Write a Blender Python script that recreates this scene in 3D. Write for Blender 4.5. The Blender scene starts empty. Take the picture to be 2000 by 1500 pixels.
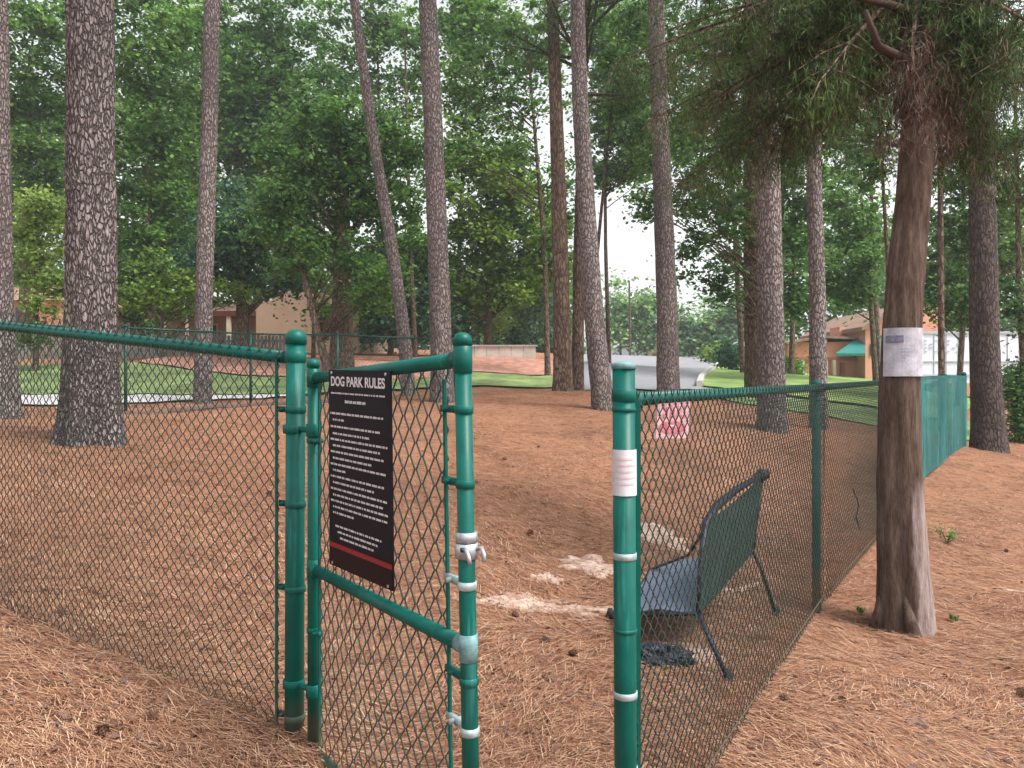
import bpy, math, random
import numpy as np
from mathutils import Vector
R = np.random.default_rng(7)
random.seed(7)
SC = bpy.context.scene
COL = SC.collection
rad = math.radians

# ------------------------------------------------------------------ camera, sky, sun, exposure
CZ = 1.09
F = 1500.0
cam = bpy.data.cameras.new('camera')
cam.lens = 27.0; cam.sensor_width = 36.0; cam.clip_start = 0.05; cam.clip_end = 2000
camo = bpy.data.objects.new('camera', cam); COL.objects.link(camo)
camo.location = (0, 0, CZ); camo.rotation_euler = (rad(90), 0, 0)
SC.camera = camo

SUN_EL, SUN_AZ = 58.0, 118.0      # azimuth clockwise from +Y (towards the right and a little behind the camera)
w = bpy.data.worlds.new('World'); SC.world = w; w.use_nodes = True
nt = w.node_tree; nt.nodes.clear()
out = nt.nodes.new('ShaderNodeOutputWorld'); bg = nt.nodes.new('ShaderNodeBackground')
sky = nt.nodes.new('ShaderNodeTexSky'); sky.sky_type = 'NISHITA'; sky.sun_disc = False
sky.sun_elevation = rad(SUN_EL); sky.sun_rotation = rad(SUN_AZ); sky.dust_density = 4; sky.air_density = 1.5
bw = nt.nodes.new('ShaderNodeRGBToBW'); mx = nt.nodes.new('ShaderNodeMix'); mx.data_type = 'RGBA'
mx.inputs[0].default_value = 0.88
nt.links.new(sky.outputs[0], bw.inputs[0]); nt.links.new(sky.outputs[0], mx.inputs[6]); nt.links.new(bw.outputs[0], mx.inputs[7])
nt.links.new(mx.outputs[2], bg.inputs[0]); bg.inputs[1].default_value = 0.15
nt.links.new(bg.outputs[0], out.inputs[0])
sl = bpy.data.lights.new('sun', 'SUN'); sl.energy = 1.5; sl.angle = rad(20); sl.color = (1.0, 0.96, 0.9)
so = bpy.data.objects.new('sun', sl); COL.objects.link(so)
az = rad(SUN_AZ); el = rad(SUN_EL)
sd = Vector((math.sin(az) * math.cos(el), math.cos(az) * math.cos(el), math.sin(el)))
so.rotation_euler = sd.to_track_quat('Z', 'Y').to_euler()
SC.view_settings.view_transform = 'Standard'; SC.view_settings.look = 'None'
SC.view_settings.exposure = 1.4; SC.view_settings.gamma = 1.0; SC.view_settings.use_curve_mapping = False
SC.cycles.max_bounces = 6; SC.cycles.diffuse_bounces = 3; SC.cycles.transmission_bounces = 3
SC.cycles.transparent_max_bounces = 4; SC.cycles.caustics_reflective = False; SC.cycles.caustics_refractive = False

# ------------------------------------------------------------------ basic helpers
def P(u, v, Y):
    return np.array([(u - 1000) / F * Y, Y, CZ - (v - 750) / F * Y])
def XY(u, Y): return ((u - 1000) / F * Y, Y)

def hsh(ix, iy, seed):
    h = (ix.astype(np.int64) * 374761393 + iy.astype(np.int64) * 668265263 + seed * 982451653) & 0xFFFFFFFF
    h = ((h ^ (h >> 13)) * 1274126177) & 0xFFFFFFFF
    return ((h ^ (h >> 16)) & 0xFFFF) / 65535.0
def vn(x, y, seed=0):
    x = np.asarray(x, float); y = np.asarray(y, float)
    ix = np.floor(x); iy = np.floor(y); fx = x - ix; fy = y - iy
    fx = fx * fx * (3 - 2 * fx); fy = fy * fy * (3 - 2 * fy)
    a = hsh(ix, iy, seed); b = hsh(ix + 1, iy, seed); c = hsh(ix, iy + 1, seed); d = hsh(ix + 1, iy + 1, seed)
    return (a * (1 - fx) + b * fx) * (1 - fy) + (c * (1 - fx) + d * fx) * fy - 0.5

# ground height: smooth interpolation of spots read off the photograph
GP = [(575,1432,2.39),(0,1180,3.14),(180,862,6.6),(241,810,10.3),(486,794,12.4),(1000,764,19.5),(1218,1770,1.83),
      (1610,1190,4.2),(1765,1222,4.06),(1807,944,9.0),(1885,872,12.5),(1925,880,13.0),(1505,840,10.9),(1597,838,12.5),
      (1178,800,13.5),(1105,764,17.0),(70,800,12.5),(100,765,16),(100,712,21),(400,778,14.5),(400,738,18),(400,700,22),
      (1000,757,21),(1000,735,24),(1000,700,28),(1160,764,19.5),(1300,748,22),(1300,775,15.5),(1250,716,40),(1390,713,40),(1120,712,40),(1350,700,60),(1410,775,17),(1660,800,17),
      (1400,745,24),(1660,745,26),(1980,850,16),(2000,800,26),(1700,742,38),(12,825,11),(1190,1210,3.65),(1420,1335,3.05)]
gp = [tuple(P(*g)) for g in GP] + [(-1.5,1,.0),(1.2,1,-.2),(0,-4,-.2),(-4,3,.32),(4,2,-.22),(8,5,-.28),(-8,6,.66),(-5,0,.2),
     (5,-3,-.2),(-25,20,1.6),(-25,45,3),(0,45,3),(40,45,2),(30,15,-.2),(-12,2,.6)]
gp = np.array(gp)
def _k(dx, dy): return np.sqrt(dx * dx + dy * dy + 1.2)
_n = len(gp)
A = np.zeros((_n + 3, _n + 3))
A[:_n, :_n] = _k(gp[:, None, 0] - gp[None, :, 0], gp[:, None, 1] - gp[None, :, 1])
A[:_n, _n] = 1; A[:_n, _n + 1] = gp[:, 0]; A[:_n, _n + 2] = gp[:, 1]; A[_n:, :_n] = A[:_n, _n:].T
A[:_n, :_n] -= np.eye(_n) * 0.02
wt = np.linalg.solve(A, np.concatenate([gp[:, 2], [0, 0, 0]]))
def G(x, y):
    x = np.atleast_1d(np.asarray(x, float)); y = np.atleast_1d(np.asarray(y, float))
    z = wt[_n] + wt[_n + 1] * x + wt[_n + 2] * y
    for i in range(_n): z = z + wt[i] * _k(x - gp[i, 0], y - gp[i, 1])
    d = np.hypot(x, y - 10); t = np.clip((d - 38) / 40, 0, 1); t = t * t * (3 - 2 * t)
    z = z * (1 - t) + (3.3 + np.clip(d - 60, 0, 80) * 0.032) * t
    near = np.exp(-(d / 25) ** 2)
    z = z + near * (vn(x * 1.7, y * 1.7, 1) * 0.05 + vn(x * 5, y * 5, 2) * 0.02)
    return z
def g1(x, y): return float(G(x, y)[0])

class MB:
    def __init__(s): s.v = []; s.f = []; s.n = 0; s.mi = []
    def add(s, verts, faces, mi=0):
        verts = np.asarray(verts, float).reshape(-1, 3)
        s.v.append(verts)
        for f in faces: s.f.append(tuple(int(i) + s.n for i in f)); s.mi.append(mi)
        s.n += len(verts); return s
    def box(s, c, size, rot=None, mi=0):
        x, y, z = np.array(size) / 2
        v = np.array([(a, b, d) for a in (-x, x) for b in (-y, y) for d in (-z, z)])
        if rot is not None: v = v @ np.array(rot).T
        return s.add(v + np.array(c), [(0,1,3,2),(4,6,7,5),(0,4,5,1),(2,3,7,6),(0,2,6,4),(1,5,7,3)], mi)
    def tube(s, pts, r, n=10, cap=True, mi=0, jitter=None):
        pts = np.asarray(pts, float); m = len(pts)
        r = np.full(m, r, float) if np.isscalar(r) else np.asarray(r, float)
        T = np.gradient(pts, axis=0) if m > 2 else np.repeat((pts[1:] - pts[:1]), 2, 0)
        T = T / (np.linalg.norm(T, axis=1, keepdims=True) + 1e-9)
        ref = np.array([0, 0, 1.0]) if abs(T[0, 2]) < 0.9 else np.array([1.0, 0, 0])
        a = np.cross(T[0], ref); a /= np.linalg.norm(a)
        th = np.arange(n) / n * 2 * math.pi
        V = np.zeros((m, n, 3))
        for i in range(m):
            a = a - T[i] * np.dot(a, T[i]); a /= np.linalg.norm(a); b = np.cross(T[i], a)
            rr = r[i] if jitter is None else r[i] * jitter[i]
            V[i] = pts[i] + (np.cos(th)[:, None] * a + np.sin(th)[:, None] * b) * (rr[:, None] if jitter is not None else rr)
        fs = []
        for i in range(m - 1):
            for j in range(n):
                k = (j + 1) % n
                fs.append((i * n + j, i * n + k, (i + 1) * n + k, (i + 1) * n + j))
        if cap: fs.append(tuple(range(n))[::-1]); fs.append(tuple((m - 1) * n + j for j in range(n)))
        return s.add(V.reshape(-1, 3), fs, mi)
    def lathe(s, base, prof, n=20, mi=0):      # prof: (r, z) from bottom to top
        b = np.asarray(base, float)
        return s.tube([b + (0, 0, z) for _, z in prof], [max(r, 1e-4) for r, _ in prof], n, True, mi)
    def build(s, name, mats, parent=None, smooth=False):
        me = bpy.data.meshes.new(name)
        V = np.concatenate(s.v); me.from_pydata(V.tolist(), [], s.f)
        if not isinstance(mats, (list, tuple)): mats = [mats]
        for m in mats: me.materials.append(m)
        if len(mats) > 1: me.polygons.foreach_set('material_index', np.array(s.mi, np.int32))
        if smooth: me.polygons.foreach_set('use_smooth', np.ones(len(s.f), bool))
        me.update()
        o = bpy.data.objects.new(name, me); COL.objects.link(o)
        if parent is not None:
            o.parent = parent; o.matrix_parent_inverse = parent.matrix_basis.inverted()
        return o

def bigmesh(name, V, FI, mat, parent=None, smooth=False, k=4):
    """V (n,3), FI (m,k) index array"""
    me = bpy.data.meshes.new(name)
    me.vertices.add(len(V)); me.vertices.foreach_set('co', np.ascontiguousarray(V, np.float32).ravel())
    m = len(FI); me.loops.add(m * k); me.loops.foreach_set('vertex_index', np.ascontiguousarray(FI, np.int32).ravel())
    me.polygons.add(m); me.polygons.foreach_set('loop_start', np.arange(0, m * k, k, dtype=np.int32))
    me.polygons.foreach_set('loop_total', np.full(m, k, np.int32))
    if smooth: me.polygons.foreach_set('use_smooth', np.ones(m, bool))
    me.materials.append(mat); me.update(calc_edges=True)
    o = bpy.data.objects.new(name, me); COL.objects.link(o)
    if parent is not None:
        o.parent = parent; o.matrix_parent_inverse = parent.matrix_basis.inverted()
    return o

def tag(o, label=None, cat=None, group=None, kind=None):
    if label: o['label'] = label
    if cat: o['category'] = cat
    if group: o['group'] = group
    if kind: o['kind'] = kind
    return o
def thing(name, loc, label, cat, group=None):
    o = bpy.data.objects.new(name, None); COL.objects.link(o)
    o.location = tuple(float(a) for a in loc); o.empty_display_size = 0.1
    bpy.context.view_layer.update
    from mathutils import Matrix
    o.matrix_basis = Matrix.Translation(Vector(o.location))
    return tag(o, label, cat, group)

# ------------------------------------------------------------------ materials
def newmat(name):
    m = bpy.data.materials.new(name); m.use_nodes = True
    t = m.node_tree; t.nodes.clear()
    o = t.nodes.new('ShaderNodeOutputMaterial'); b = t.nodes.new('ShaderNodeBsdfPrincipled')
    t.links.new(b.outputs[0], o.inputs[0]); b.inputs['Specular IOR Level'].default_value = 0.3
    return m, t, b, o
def N(t, typ, **kw):
    n = t.nodes.new(typ)
    for k, v in kw.items(): setattr(n, k, v)
    return n
def ramp(t, stops, src):
    r = t.nodes.new('ShaderNodeValToRGB'); e = r.color_ramp.elements
    while len(e) < len(stops): e.new(0.5)
    for i, (p, c) in enumerate(stops):
        e[i].position = p; e[i].color = (*c, 1) if len(c) == 3 else c
    t.links.new(src, r.inputs[0]); return r
def coords(t, scale=(1, 1, 1)):
    c = N(t, 'ShaderNodeTexCoord'); m = N(t, 'ShaderNodeMapping'); m.inputs['Scale'].default_value = scale
    t.links.new(c.outputs['Object'], m.inputs[0]); return m.outputs[0]
def noise(t, vec, scale, detail=4, rough=0.6):
    n = N(t, 'ShaderNodeTexNoise'); n.inputs['Scale'].default_value = scale; n.inputs['Detail'].default_value = detail
    n.inputs['Roughness'].default_value = rough; t.links.new(vec, n.inputs['Vector']); return n.outputs['Fac']
def bump(t, b, h, strength=0.5, dist=0.01):
    n = N(t, 'ShaderNodeBump'); n.inputs['Strength'].default_value = strength; n.inputs['Distance'].default_value = dist
    t.links.new(h, n.inputs['Height']); t.links.new(n.outputs[0], b.inputs['Normal']); return n
def mixc(t, fac, a, b, mode='MIX'):
    m = N(t, 'ShaderNodeMix', data_type='RGBA', blend_type=mode)
    for s, i in ((fac, 0), (a, 6), (b, 7)):
        if hasattr(s, 'links'): t.links.new(s, m.inputs[i])
        elif i == 0: m.inputs[0].default_value = s
        else: m.inputs[i].default_value = (*s, 1)
    return m.outputs[2]
def plain(name, c, rough=0.6, var=0.25, scale=6, metal=0, spec=0.3, bmp=0.0):
    m, t, b, o = newmat(name); v = coords(t)
    f = noise(t, v, scale, 5)
    c = np.array(c); r = ramp(t, [(0.3, tuple(c * (1 - var))), (0.7, tuple(np.minimum(c * (1 + var), 1)))], f)
    t.links.new(r.outputs[0], b.inputs['Base Color']); b.inputs['Roughness'].default_value = rough
    b.inputs['Metallic'].default_value = metal; b.inputs['Specular IOR Level'].default_value = spec
    if bmp: bump(t, b, noise(t, v, scale * 8, 4), bmp, 0.01)
    return m

def _mesh_sheen():  # bright teal paints the sky sheen of mesh seen nearly edge-on
    m, t, b, o = newmat('teal_mesh_sheen'); v = coords(t, (3, 3, .6)); f = noise(t, v, 2.2, 4)
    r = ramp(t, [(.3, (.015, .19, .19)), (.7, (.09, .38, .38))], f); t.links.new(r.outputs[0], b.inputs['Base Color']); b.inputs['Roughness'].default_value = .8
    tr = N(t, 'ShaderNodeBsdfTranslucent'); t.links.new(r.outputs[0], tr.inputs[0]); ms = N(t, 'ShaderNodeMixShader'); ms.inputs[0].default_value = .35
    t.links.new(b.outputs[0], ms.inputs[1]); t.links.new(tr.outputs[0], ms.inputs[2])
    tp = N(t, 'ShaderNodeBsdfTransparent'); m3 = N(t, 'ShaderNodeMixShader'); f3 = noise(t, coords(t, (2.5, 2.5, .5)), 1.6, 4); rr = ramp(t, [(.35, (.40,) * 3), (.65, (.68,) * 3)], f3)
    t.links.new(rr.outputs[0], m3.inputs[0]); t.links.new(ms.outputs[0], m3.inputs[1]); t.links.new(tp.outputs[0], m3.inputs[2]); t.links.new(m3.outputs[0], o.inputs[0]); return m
def mat_ground():
    m, t, b, o = newmat('pine_straw_ground'); v = coords(t)
    streak = N(t, 'ShaderNodeMapping'); streak.inputs['Scale'].default_value = (14, 60, 14); streak.inputs['Rotation'].default_value = (0, 0, 0.35)
    t.links.new(v, streak.inputs[0])
    f1 = noise(t, streak.outputs[0], 1.6, 6, 0.7)
    st2 = N(t, 'ShaderNodeMapping'); st2.inputs['Scale'].default_value = (70, 16, 14); st2.inputs['Rotation'].default_value = (0, 0, -0.5)
    t.links.new(v, st2.inputs[0]); f2 = noise(t, st2.outputs[0], 1.4, 6, 0.7)
    c1 = ramp(t, [(0.28, (0.085, 0.042, 0.028)), (0.45, (0.275, 0.132, 0.080)), (0.6, (0.36, 0.188, 0.115)), (0.8, (0.49, 0.30, 0.20))], f1)
    c2 = ramp(t, [(0.3, (0.14, 0.066, 0.042)), (0.5, (0.315, 0.158, 0.096)), (0.75, (0.45, 0.265, 0.17))], f2)
    big = noise(t, v, 0.9, 5, 0.65)
    c = mixc(t, 0.5, c1.outputs[0], c2.outputs[0])
    tone = ramp(t, [(0.32, (0.66, 0.62, 0.60)), (0.5, (0.98, 0.94, 0.92)), (0.66, (1.16, 1.12, 1.08))], big)
    c = mixc(t, 1.0, c, tone.outputs[0], 'MULTIPLY')
    sp = noise(t, v, 22, 3, 0.6); spr = ramp(t, [(0.34, (0.30, 0.24, 0.2)), (0.41, (1, 1, 1))], sp)
    c = mixc(t, 0.85, c, spr.outputs[0], 'MULTIPLY')
    sp2 = noise(t, v, 8, 4, 0.7); spr2 = ramp(t, [(0.36, (0.50, 0.42, 0.38)), (0.48, (1, 1, 1)), (0.66, (1.25, 1.25, 1.28))], sp2)
    c = mixc(t, 0.7, c, spr2.outputs[0], 'MULTIPLY')
    t.links.new(c, b.inputs['Base Color']); b.inputs['Roughness'].default_value = 0.95
    b.inputs['Specular IOR Level'].default_value = 0.1
    ad = N(t, 'ShaderNodeMath', operation='ADD'); t.links.new(f1, ad.inputs[0]); t.links.new(f2, ad.inputs[1])
    bump(t, b, ad.outputs[0], 0.8, 0.03)
    return m
def mat_island(name, cols, rough=0.8, transl=0.0, clump=None, spec=0.2):
    m, t, b, o = newmat(name)
    g = N(t, 'ShaderNodeNewGeometry')
    n = len(cols); r = ramp(t, [(i / max(n - 1, 1), c) for i, c in enumerate(cols)], g.outputs['Random Per Island'])
    c = r.outputs[0]
    if clump:
        v = coords(t); f = noise(t, v, clump[0], 3, 0.6); k = ramp(t, [(0.36, clump[1]), (0.64, clump[2])], f)
        c = mixc(t, 1.0, c, k.outputs[0], 'MULTIPLY')
    t.links.new(c, b.inputs['Base Color']); b.inputs['Roughness'].default_value = rough
    b.inputs['Specular IOR Level'].default_value = spec
    if transl:
        tr = N(t, 'ShaderNodeBsdfTranslucent'); t.links.new(c, tr.inputs[0])
        ms = N(t, 'ShaderNodeMixShader'); ms.inputs[0].default_value = transl
        t.links.new(b.outputs[0], ms.inputs[1]); t.links.new(tr.outputs[0], ms.inputs[2]); t.links.new(ms.outputs[0], o.inputs[0])
    return m
def mat_bark(name, dark, mid, light, sc=(11, 11, 3.2), amount=0.9):
    m, t, b, o = newmat(name); v = coords(t, sc)
    wv = N(t, 'ShaderNodeTexNoise'); wv.inputs['Scale'].default_value = 1.2; t.links.new(v, wv.inputs['Vector'])
    va = N(t, 'ShaderNodeVectorMath', operation='MULTIPLY_ADD'); va.inputs[1].default_value = (0.9, 0.9, 0.9)
    t.links.new(wv.outputs['Color'], va.inputs[0]); t.links.new(v, va.inputs[2])
    vo = N(t, 'ShaderNodeTexVoronoi', feature='DISTANCE_TO_EDGE'); vo.inputs['Scale'].default_value = 2.0
    t.links.new(va.outputs[0], vo.inputs['Vector'])
    e = ramp(t, [(0.0, (0, 0, 0)), (0.22, (1, 1, 1))], vo.outputs['Distance'])
    f = noise(t, v, 3.2, 6, 0.7)
    f2 = noise(t, coords(t, (1, 1, .4)), 1.1, 4, 0.6)
    c = ramp(t, [(0.25, mid), (0.7, light)], f)
    ff = ramp(t, [(0.35, (.66, .62, .62)), (0.65, (1.2, 1.17, 1.14))], f2)
    c = mixc(t, 1.0, c.outputs[0], ff.outputs[0], 'MULTIPLY')
    c = mixc(t, e.outputs[0], dark, c)
    t.links.new(c, b.inputs['Base Color']); b.inputs['Roughness'].default_value = 0.95; b.inputs['Specular IOR Level'].default_value = 0.15
    mm = N(t, 'ShaderNodeMath', operation='MULTIPLY_ADD'); mm.inputs[1].default_value = 0.5
    t.links.new(f, mm.inputs[0]); t.links.new(e.outputs[0], mm.inputs[2])
    bump(t, b, mm.outputs[0], amount, 0.03)
    return m

M = {}
M['ground'] = mat_ground()
M['mesh_sheen'] = _mesh_sheen()
M['needles'] = mat_island('dry_needles', [(0.10, 0.042, 0.026), (0.23, 0.108, 0.064), (0.32, 0.165, 0.10), (0.40, 0.225, 0.14), (0.56, 0.385, 0.26)], 0.8)
M['bark'] = mat_bark('pine_bark', (0.075, 0.060, 0.058), (0.17, 0.142, 0.14), (0.38, 0.335, 0.335), (17, 17, 6.0), 1.0)
M['bark_far'] = mat_bark('pine_bark_grey', (0.085, 0.068, 0.064), (0.19, 0.158, 0.152), (0.36, 0.31, 0.305), (14, 14, 4.6), 0.9)
M['bark_dark'] = mat_bark('dark_bark', (0.03, 0.024, 0.02), (0.065, 0.048, 0.04), (0.12, 0.09, 0.075), (9, 9, 2.5), 0.7)
M['bark_dusk'] = mat_bark('dusky_bark', (0.04, 0.03, 0.027), (0.085, 0.066, 0.06), (0.17, 0.135, 0.125), (12, 12, 3.6), 0.8)
M['bark_brown'] = mat_bark('brown_bark', (0.06, 0.04, 0.03), (0.15, 0.10, 0.075), (0.26, 0.19, 0.15), (9, 9, 2.5), 0.7)

def mat_deadwood():
    m, t, b, o = newmat('weathered_trunk'); v = coords(t, (22, 22, 3.2))
    f = noise(t, v, 1.3, 9, 0.78)
    c = ramp(t, [(0.30, (0.025, 0.016, 0.013)), (0.43, (0.095, 0.060, 0.047)), (0.58, (0.18, 0.125, 0.10)), (0.75, (0.34, 0.27, 0.235))], f)
    # stripped grey wood on the side away from the fence
    cc = N(t, 'ShaderNodeTexCoord'); sp = N(t, 'ShaderNodeSeparateXYZ'); t.links.new(cc.outputs['Object'], sp.inputs[0])
    wv = noise(t, coords(t, (2, 2, 1.2)), 1.5, 4)
    # x + noise, below 1 m
    a = N(t, 'ShaderNodeMath', operation='MULTIPLY_ADD'); a.inputs[1].default_value = 0.22
    t.links.new(wv, a.inputs[0]); t.links.new(sp.outputs['X'], a.inputs[2])
    sub = N(t, 'ShaderNodeMath', operation='ADD'); sub.inputs[1].default_value = -1.66; t.links.new(a.outputs[0], sub.inputs[0])
    s1 = ramp(t, [(0.505, (0, 0, 0)), (0.53, (1, 1, 1))], sub.outputs[0])
    z1 = ramp(t, [(0.42, (1, 1, 1)), (0.60, (0, 0, 0))], sp.outputs['Z'])
    mk = N(t, 'ShaderNodeMath', operation='MULTIPLY'); t.links.new(s1.outputs[0], mk.inputs[0]); t.links.new(z1.outputs[0], mk.inputs[1])
    g = ramp(t, [(0.3, (0.15, 0.10, 0.085)), (0.5, (0.36, 0.28, 0.26)), (0.72, (0.60, 0.50, 0.47))], f)
    c = mixc(t, mk.outputs[0], c.outputs[0], g.outputs[0])
    t.links.new(c, b.inputs['Base Color']); b.inputs['Roughness'].default_value = 0.95; b.inputs['Specular IOR Level'].default_value = 0.1
    bump(t, b, f, 1.0, 0.03); return m
M['dead'] = mat_deadwood()
def leafmat(name, a, b, c, clump=1.0, tr=0.35):
    return mat_island(name, [a, b, b, c], 0.55, tr, (clump, (0.60, 0.66, 0.72), (1.3, 1.3, 1.1)), 0.25)
M['dark'] = leafmat('leaves_dark', (0.036, 0.095, 0.024), (0.085, 0.185, 0.045), (0.20, 0.33, 0.09), 0.8, 0.45)
M['mid'] = leafmat('leaves_mid', (0.045, 0.11, 0.026), (0.105, 0.215, 0.048), (0.23, 0.37, 0.10), 0.8, 0.45)
M['blue'] = leafmat('leaves_cool', (0.035, 0.09, 0.055), (0.065, 0.145, 0.085), (0.14, 0.25, 0.15), 0.8)
M['yellow'] = leafmat('leaves_yellow', (0.11, 0.17, 0.035), (0.22, 0.31, 0.07), (0.36, 0.45, 0.15), 0.8, 0.45)
M['olive'] = leafmat('leaves_olive', (0.08, 0.15, 0.02), (0.17, 0.28, 0.045), (0.30, 0.42, 0.10), 0.8, 0.45)
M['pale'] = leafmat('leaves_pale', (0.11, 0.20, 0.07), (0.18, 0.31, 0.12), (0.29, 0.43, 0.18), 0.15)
M['cedar'] = mat_island('cedar_sprays', [(0.026, 0.050, 0.020), (0.052, 0.098, 0.034), (0.085, 0.145, 0.05), (0.14, 0.20, 0.075)], 0.7, 0.35,
                        (1.6, (0.7, 0.75, 0.7), (1.3, 1.25, 1.15)))
M['twig'] = mat_island('dead_twigs', [(0.05, 0.032, 0.025), (0.13, 0.085, 0.068), (0.24, 0.17, 0.145)], 0.9)
M['tuft'] = mat_island('pine_tufts', [(0.03, 0.06, 0.02), (0.06, 0.11, 0.04), (0.10, 0.16, 0.06)], 0.7, 0.2)
def mat_green(name, c, edge=0.3):
    m, t, b, o = newmat(name); v = coords(t)
    f = noise(t, v, 9, 5, 0.7); f2 = noise(t, coords(t, (40, 40, 3)), 1.0, 4)
    c = np.array(c)
    r = ramp(t, [(0.3, tuple(c * 0.75)), (0.7, tuple(c * 1.2))], f)
    d = ramp(t, [(0.60, (0, 0, 0)), (0.75, (1, 1, 1))], f2)
    col = mixc(t, d.outputs[0], r.outputs[0], (0.03, 0.17, 0.15))
    sp = N(t, 'ShaderNodeSeparateXYZ'); t.links.new(coords(t), sp.inputs[0]); dn = noise(t, coords(t, (20, 20, 9)), 2.0, 6, .75)
    ad = N(t, 'ShaderNodeMath', operation='MULTIPLY_ADD'); ad.inputs[1].default_value = -.12; t.links.new(dn, ad.inputs[0]); t.links.new(sp.outputs['Z'], ad.inputs[2])
    dr = ramp(t, [(0.0, (.45,) * 3), (0.06, (0, 0, 0))], ad.outputs[0]); col = mixc(t, dr.outputs[0], col, (0.13, 0.08, 0.05))
    chp = ramp(t, [(0.70, (0, 0, 0)), (0.73, (1, 1, 1))], noise(t, coords(t, (30, 30, 22)), 2.4, 5, .7)); col = mixc(t, chp.outputs[0], col, (0.10, 0.075, 0.055))
    t.links.new(col, b.inputs['Base Color']); b.inputs['Specular IOR Level'].default_value = 0.22
    rr = ramp(t, [(0.3, (0.30,) * 3), (0.7, (0.52,) * 3)], f); t.links.new(rr.outputs[0], b.inputs['Roughness'])
    return m
M['green'] = mat_green('green_powder_coat', (0.001, 0.088, 0.070))
M['green_dark'] = mat_green('green_weathered', (0.006, 0.045, 0.036))
M['wire'] = mat_green('green_vinyl_wire', (0.042, 0.064, 0.058))
M['silver'] = plain('galvanised', (0.36, 0.37, 0.40), 0.5, 0.3, 50, 0.5, 0.4)
M['tape'] = plain('pale_bands', (0.34, 0.42, 0.42), 0.45, 0.3, 60, 0.3)
M['pale_teal'] = plain('pale_sky_teal', (0.13, 0.24, 0.25), 0.5, 0.35, 60)
M['black'] = plain('black_panel', (0.006, 0.0055, 0.010), 0.55, 0.2, 4, 0, 0.15)
M['ink'] = plain('white_ink', (0.62, 0.60, 0.64), 0.6, 0.05, 4)
M['red'] = plain('red_stripe', (0.22, 0.012, 0.02), 0.5, 0.1, 4)
M['maroon'] = plain('maroon_panel', (0.014, 0.004, 0.006), 0.55, 0.1, 4, 0, .15)
M['paper'] = plain('white_paper', (0.42, 0.41, 0.46), 0.85, 0.3, 16, bmp=0.3)
M['label'] = plain('white_sticker', (0.60, 0.58, 0.62), 0.6, 0.06, 30)
M['pinkink'] = plain('faint_pink_ink', (0.66, 0.45, 0.48), 0.7, 0.1, 20)
M['redink'] = plain('red_ink', (0.50, 0.15, 0.18), 0.6, 0.3, 50)
M['pinkpaper'] = plain('pink_faded_sign', (0.58, 0.34, 0.36), 0.6, 0.25, 60)
M['slate'] = plain('slate_print', (0.16, 0.17, 0.24), 0.7, 0.3, 60)
M['seat'] = plain('grey_blue_fabric', (0.12, 0.145, 0.205), 0.9, 0.15, 14, bmp=0.2)
M['back'] = plain('dark_green_fabric', (0.016, 0.036, 0.030), 0.85, 0.3, 10, bmp=0.2)
M['frame'] = plain('dark_steel', (0.02, 0.022, 0.035), 0.45, 0.2, 20, 0.2)
M['sand'] = plain('pale_sand', (0.46, 0.33, 0.27), 0.95, 0.4, 26, bmp=0.8)
M['stick'] = plain('bleached_stick', (0.52, 0.40, 0.34), 0.9, 0.3, 40, bmp=0.6)
M['chip'] = plain('bark_chip', (0.20, 0.12, 0.10), 0.95, 0.4, 40, bmp=0.8)
M['cone'] = plain('pine_cone', (0.10, 0.05, 0.032), 0.9, 0.4, 40)
M['lawn'] = plain('lawn', (0.16, 0.215, 0.08), 0.95, 0.55, 1.4, bmp=0.8)
M['lawn_r'] = plain('lawn_bright', (0.17, 0.25, 0.07), 0.95, 0.4, 0.9, bmp=0.8)
M['path'] = plain('pale_concrete', (0.42, 0.40, 0.41), 0.9, 0.12, 3, bmp=0.3)
M['road'] = plain('road', (0.22, 0.217, 0.235), 0.85, 0.1, 0.6, bmp=0.2)
M['mulch'] = plain('red_mulch', (0.38, 0.19, 0.14), 0.95, 0.35, 3.5, bmp=0.8)
M['kerb'] = plain('kerb', (0.42, 0.41, 0.39), 0.9, 0.15, 3)
M['stone'] = plain('pale_wall', (0.58, 0.52, 0.46), 0.9, 0.2, 2.5, bmp=0.4)
M['slat'] = plain('grey_weathered_slats', (0.22, 0.20, 0.20), 0.9, 0.3, 1.6, bmp=0.3)
M['timber'] = plain('dark_timber', (0.10, 0.065, 0.055), 0.95, 0.4, 3, bmp=0.5)
M['tan'] = plain('tan_wall', (0.38, 0.27, 0.19), 0.9, 0.12, 0.8, bmp=0.2)
M['tanroof'] = plain('brown_roof', (0.24, 0.15, 0.11), 0.9, 0.25, 2, bmp=0.4)
M['cream'] = plain('cream_trim', (0.62, 0.55, 0.45), 0.8, 0.1, 2)
M['rust'] = plain('rust_beam', (0.12, 0.035, 0.025), 0.8, 0.2, 2)
M['pink'] = plain('salmon_stucco', (0.56, 0.235, 0.15), 0.9, 0.1, 1.0, bmp=0.3)
M['pink2'] = plain('salmon_light', (0.62, 0.30, 0.21), 0.9, 0.08, 1.0, bmp=0.3)
M['terra'] = plain('terracotta_band', (0.30, 0.10, 0.07), 0.9, 0.15, 2)
M['awn'] = plain('teal_awning', (0.01, 0.14, 0.12), 0.7, 0.15, 3)
M['white'] = plain('white_paint', (0.72, 0.76, 0.86), 0.5, 0.05, 1.0)
M['greyp'] = plain('grey_paint', (0.42, 0.46, 0.56), 0.5, 0.1, 2)
M['glass'] = plain('dark_glass', (0.03, 0.035, 0.04), 0.12, 0.2, 1, 0, 0.6)
M['rubber'] = plain('rubber', (0.02, 0.02, 0.02), 0.8, 0.2, 5)
M['carw'] = plain('car_white', (0.7, 0.7, 0.72), 0.3, 0.03, 1)
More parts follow.
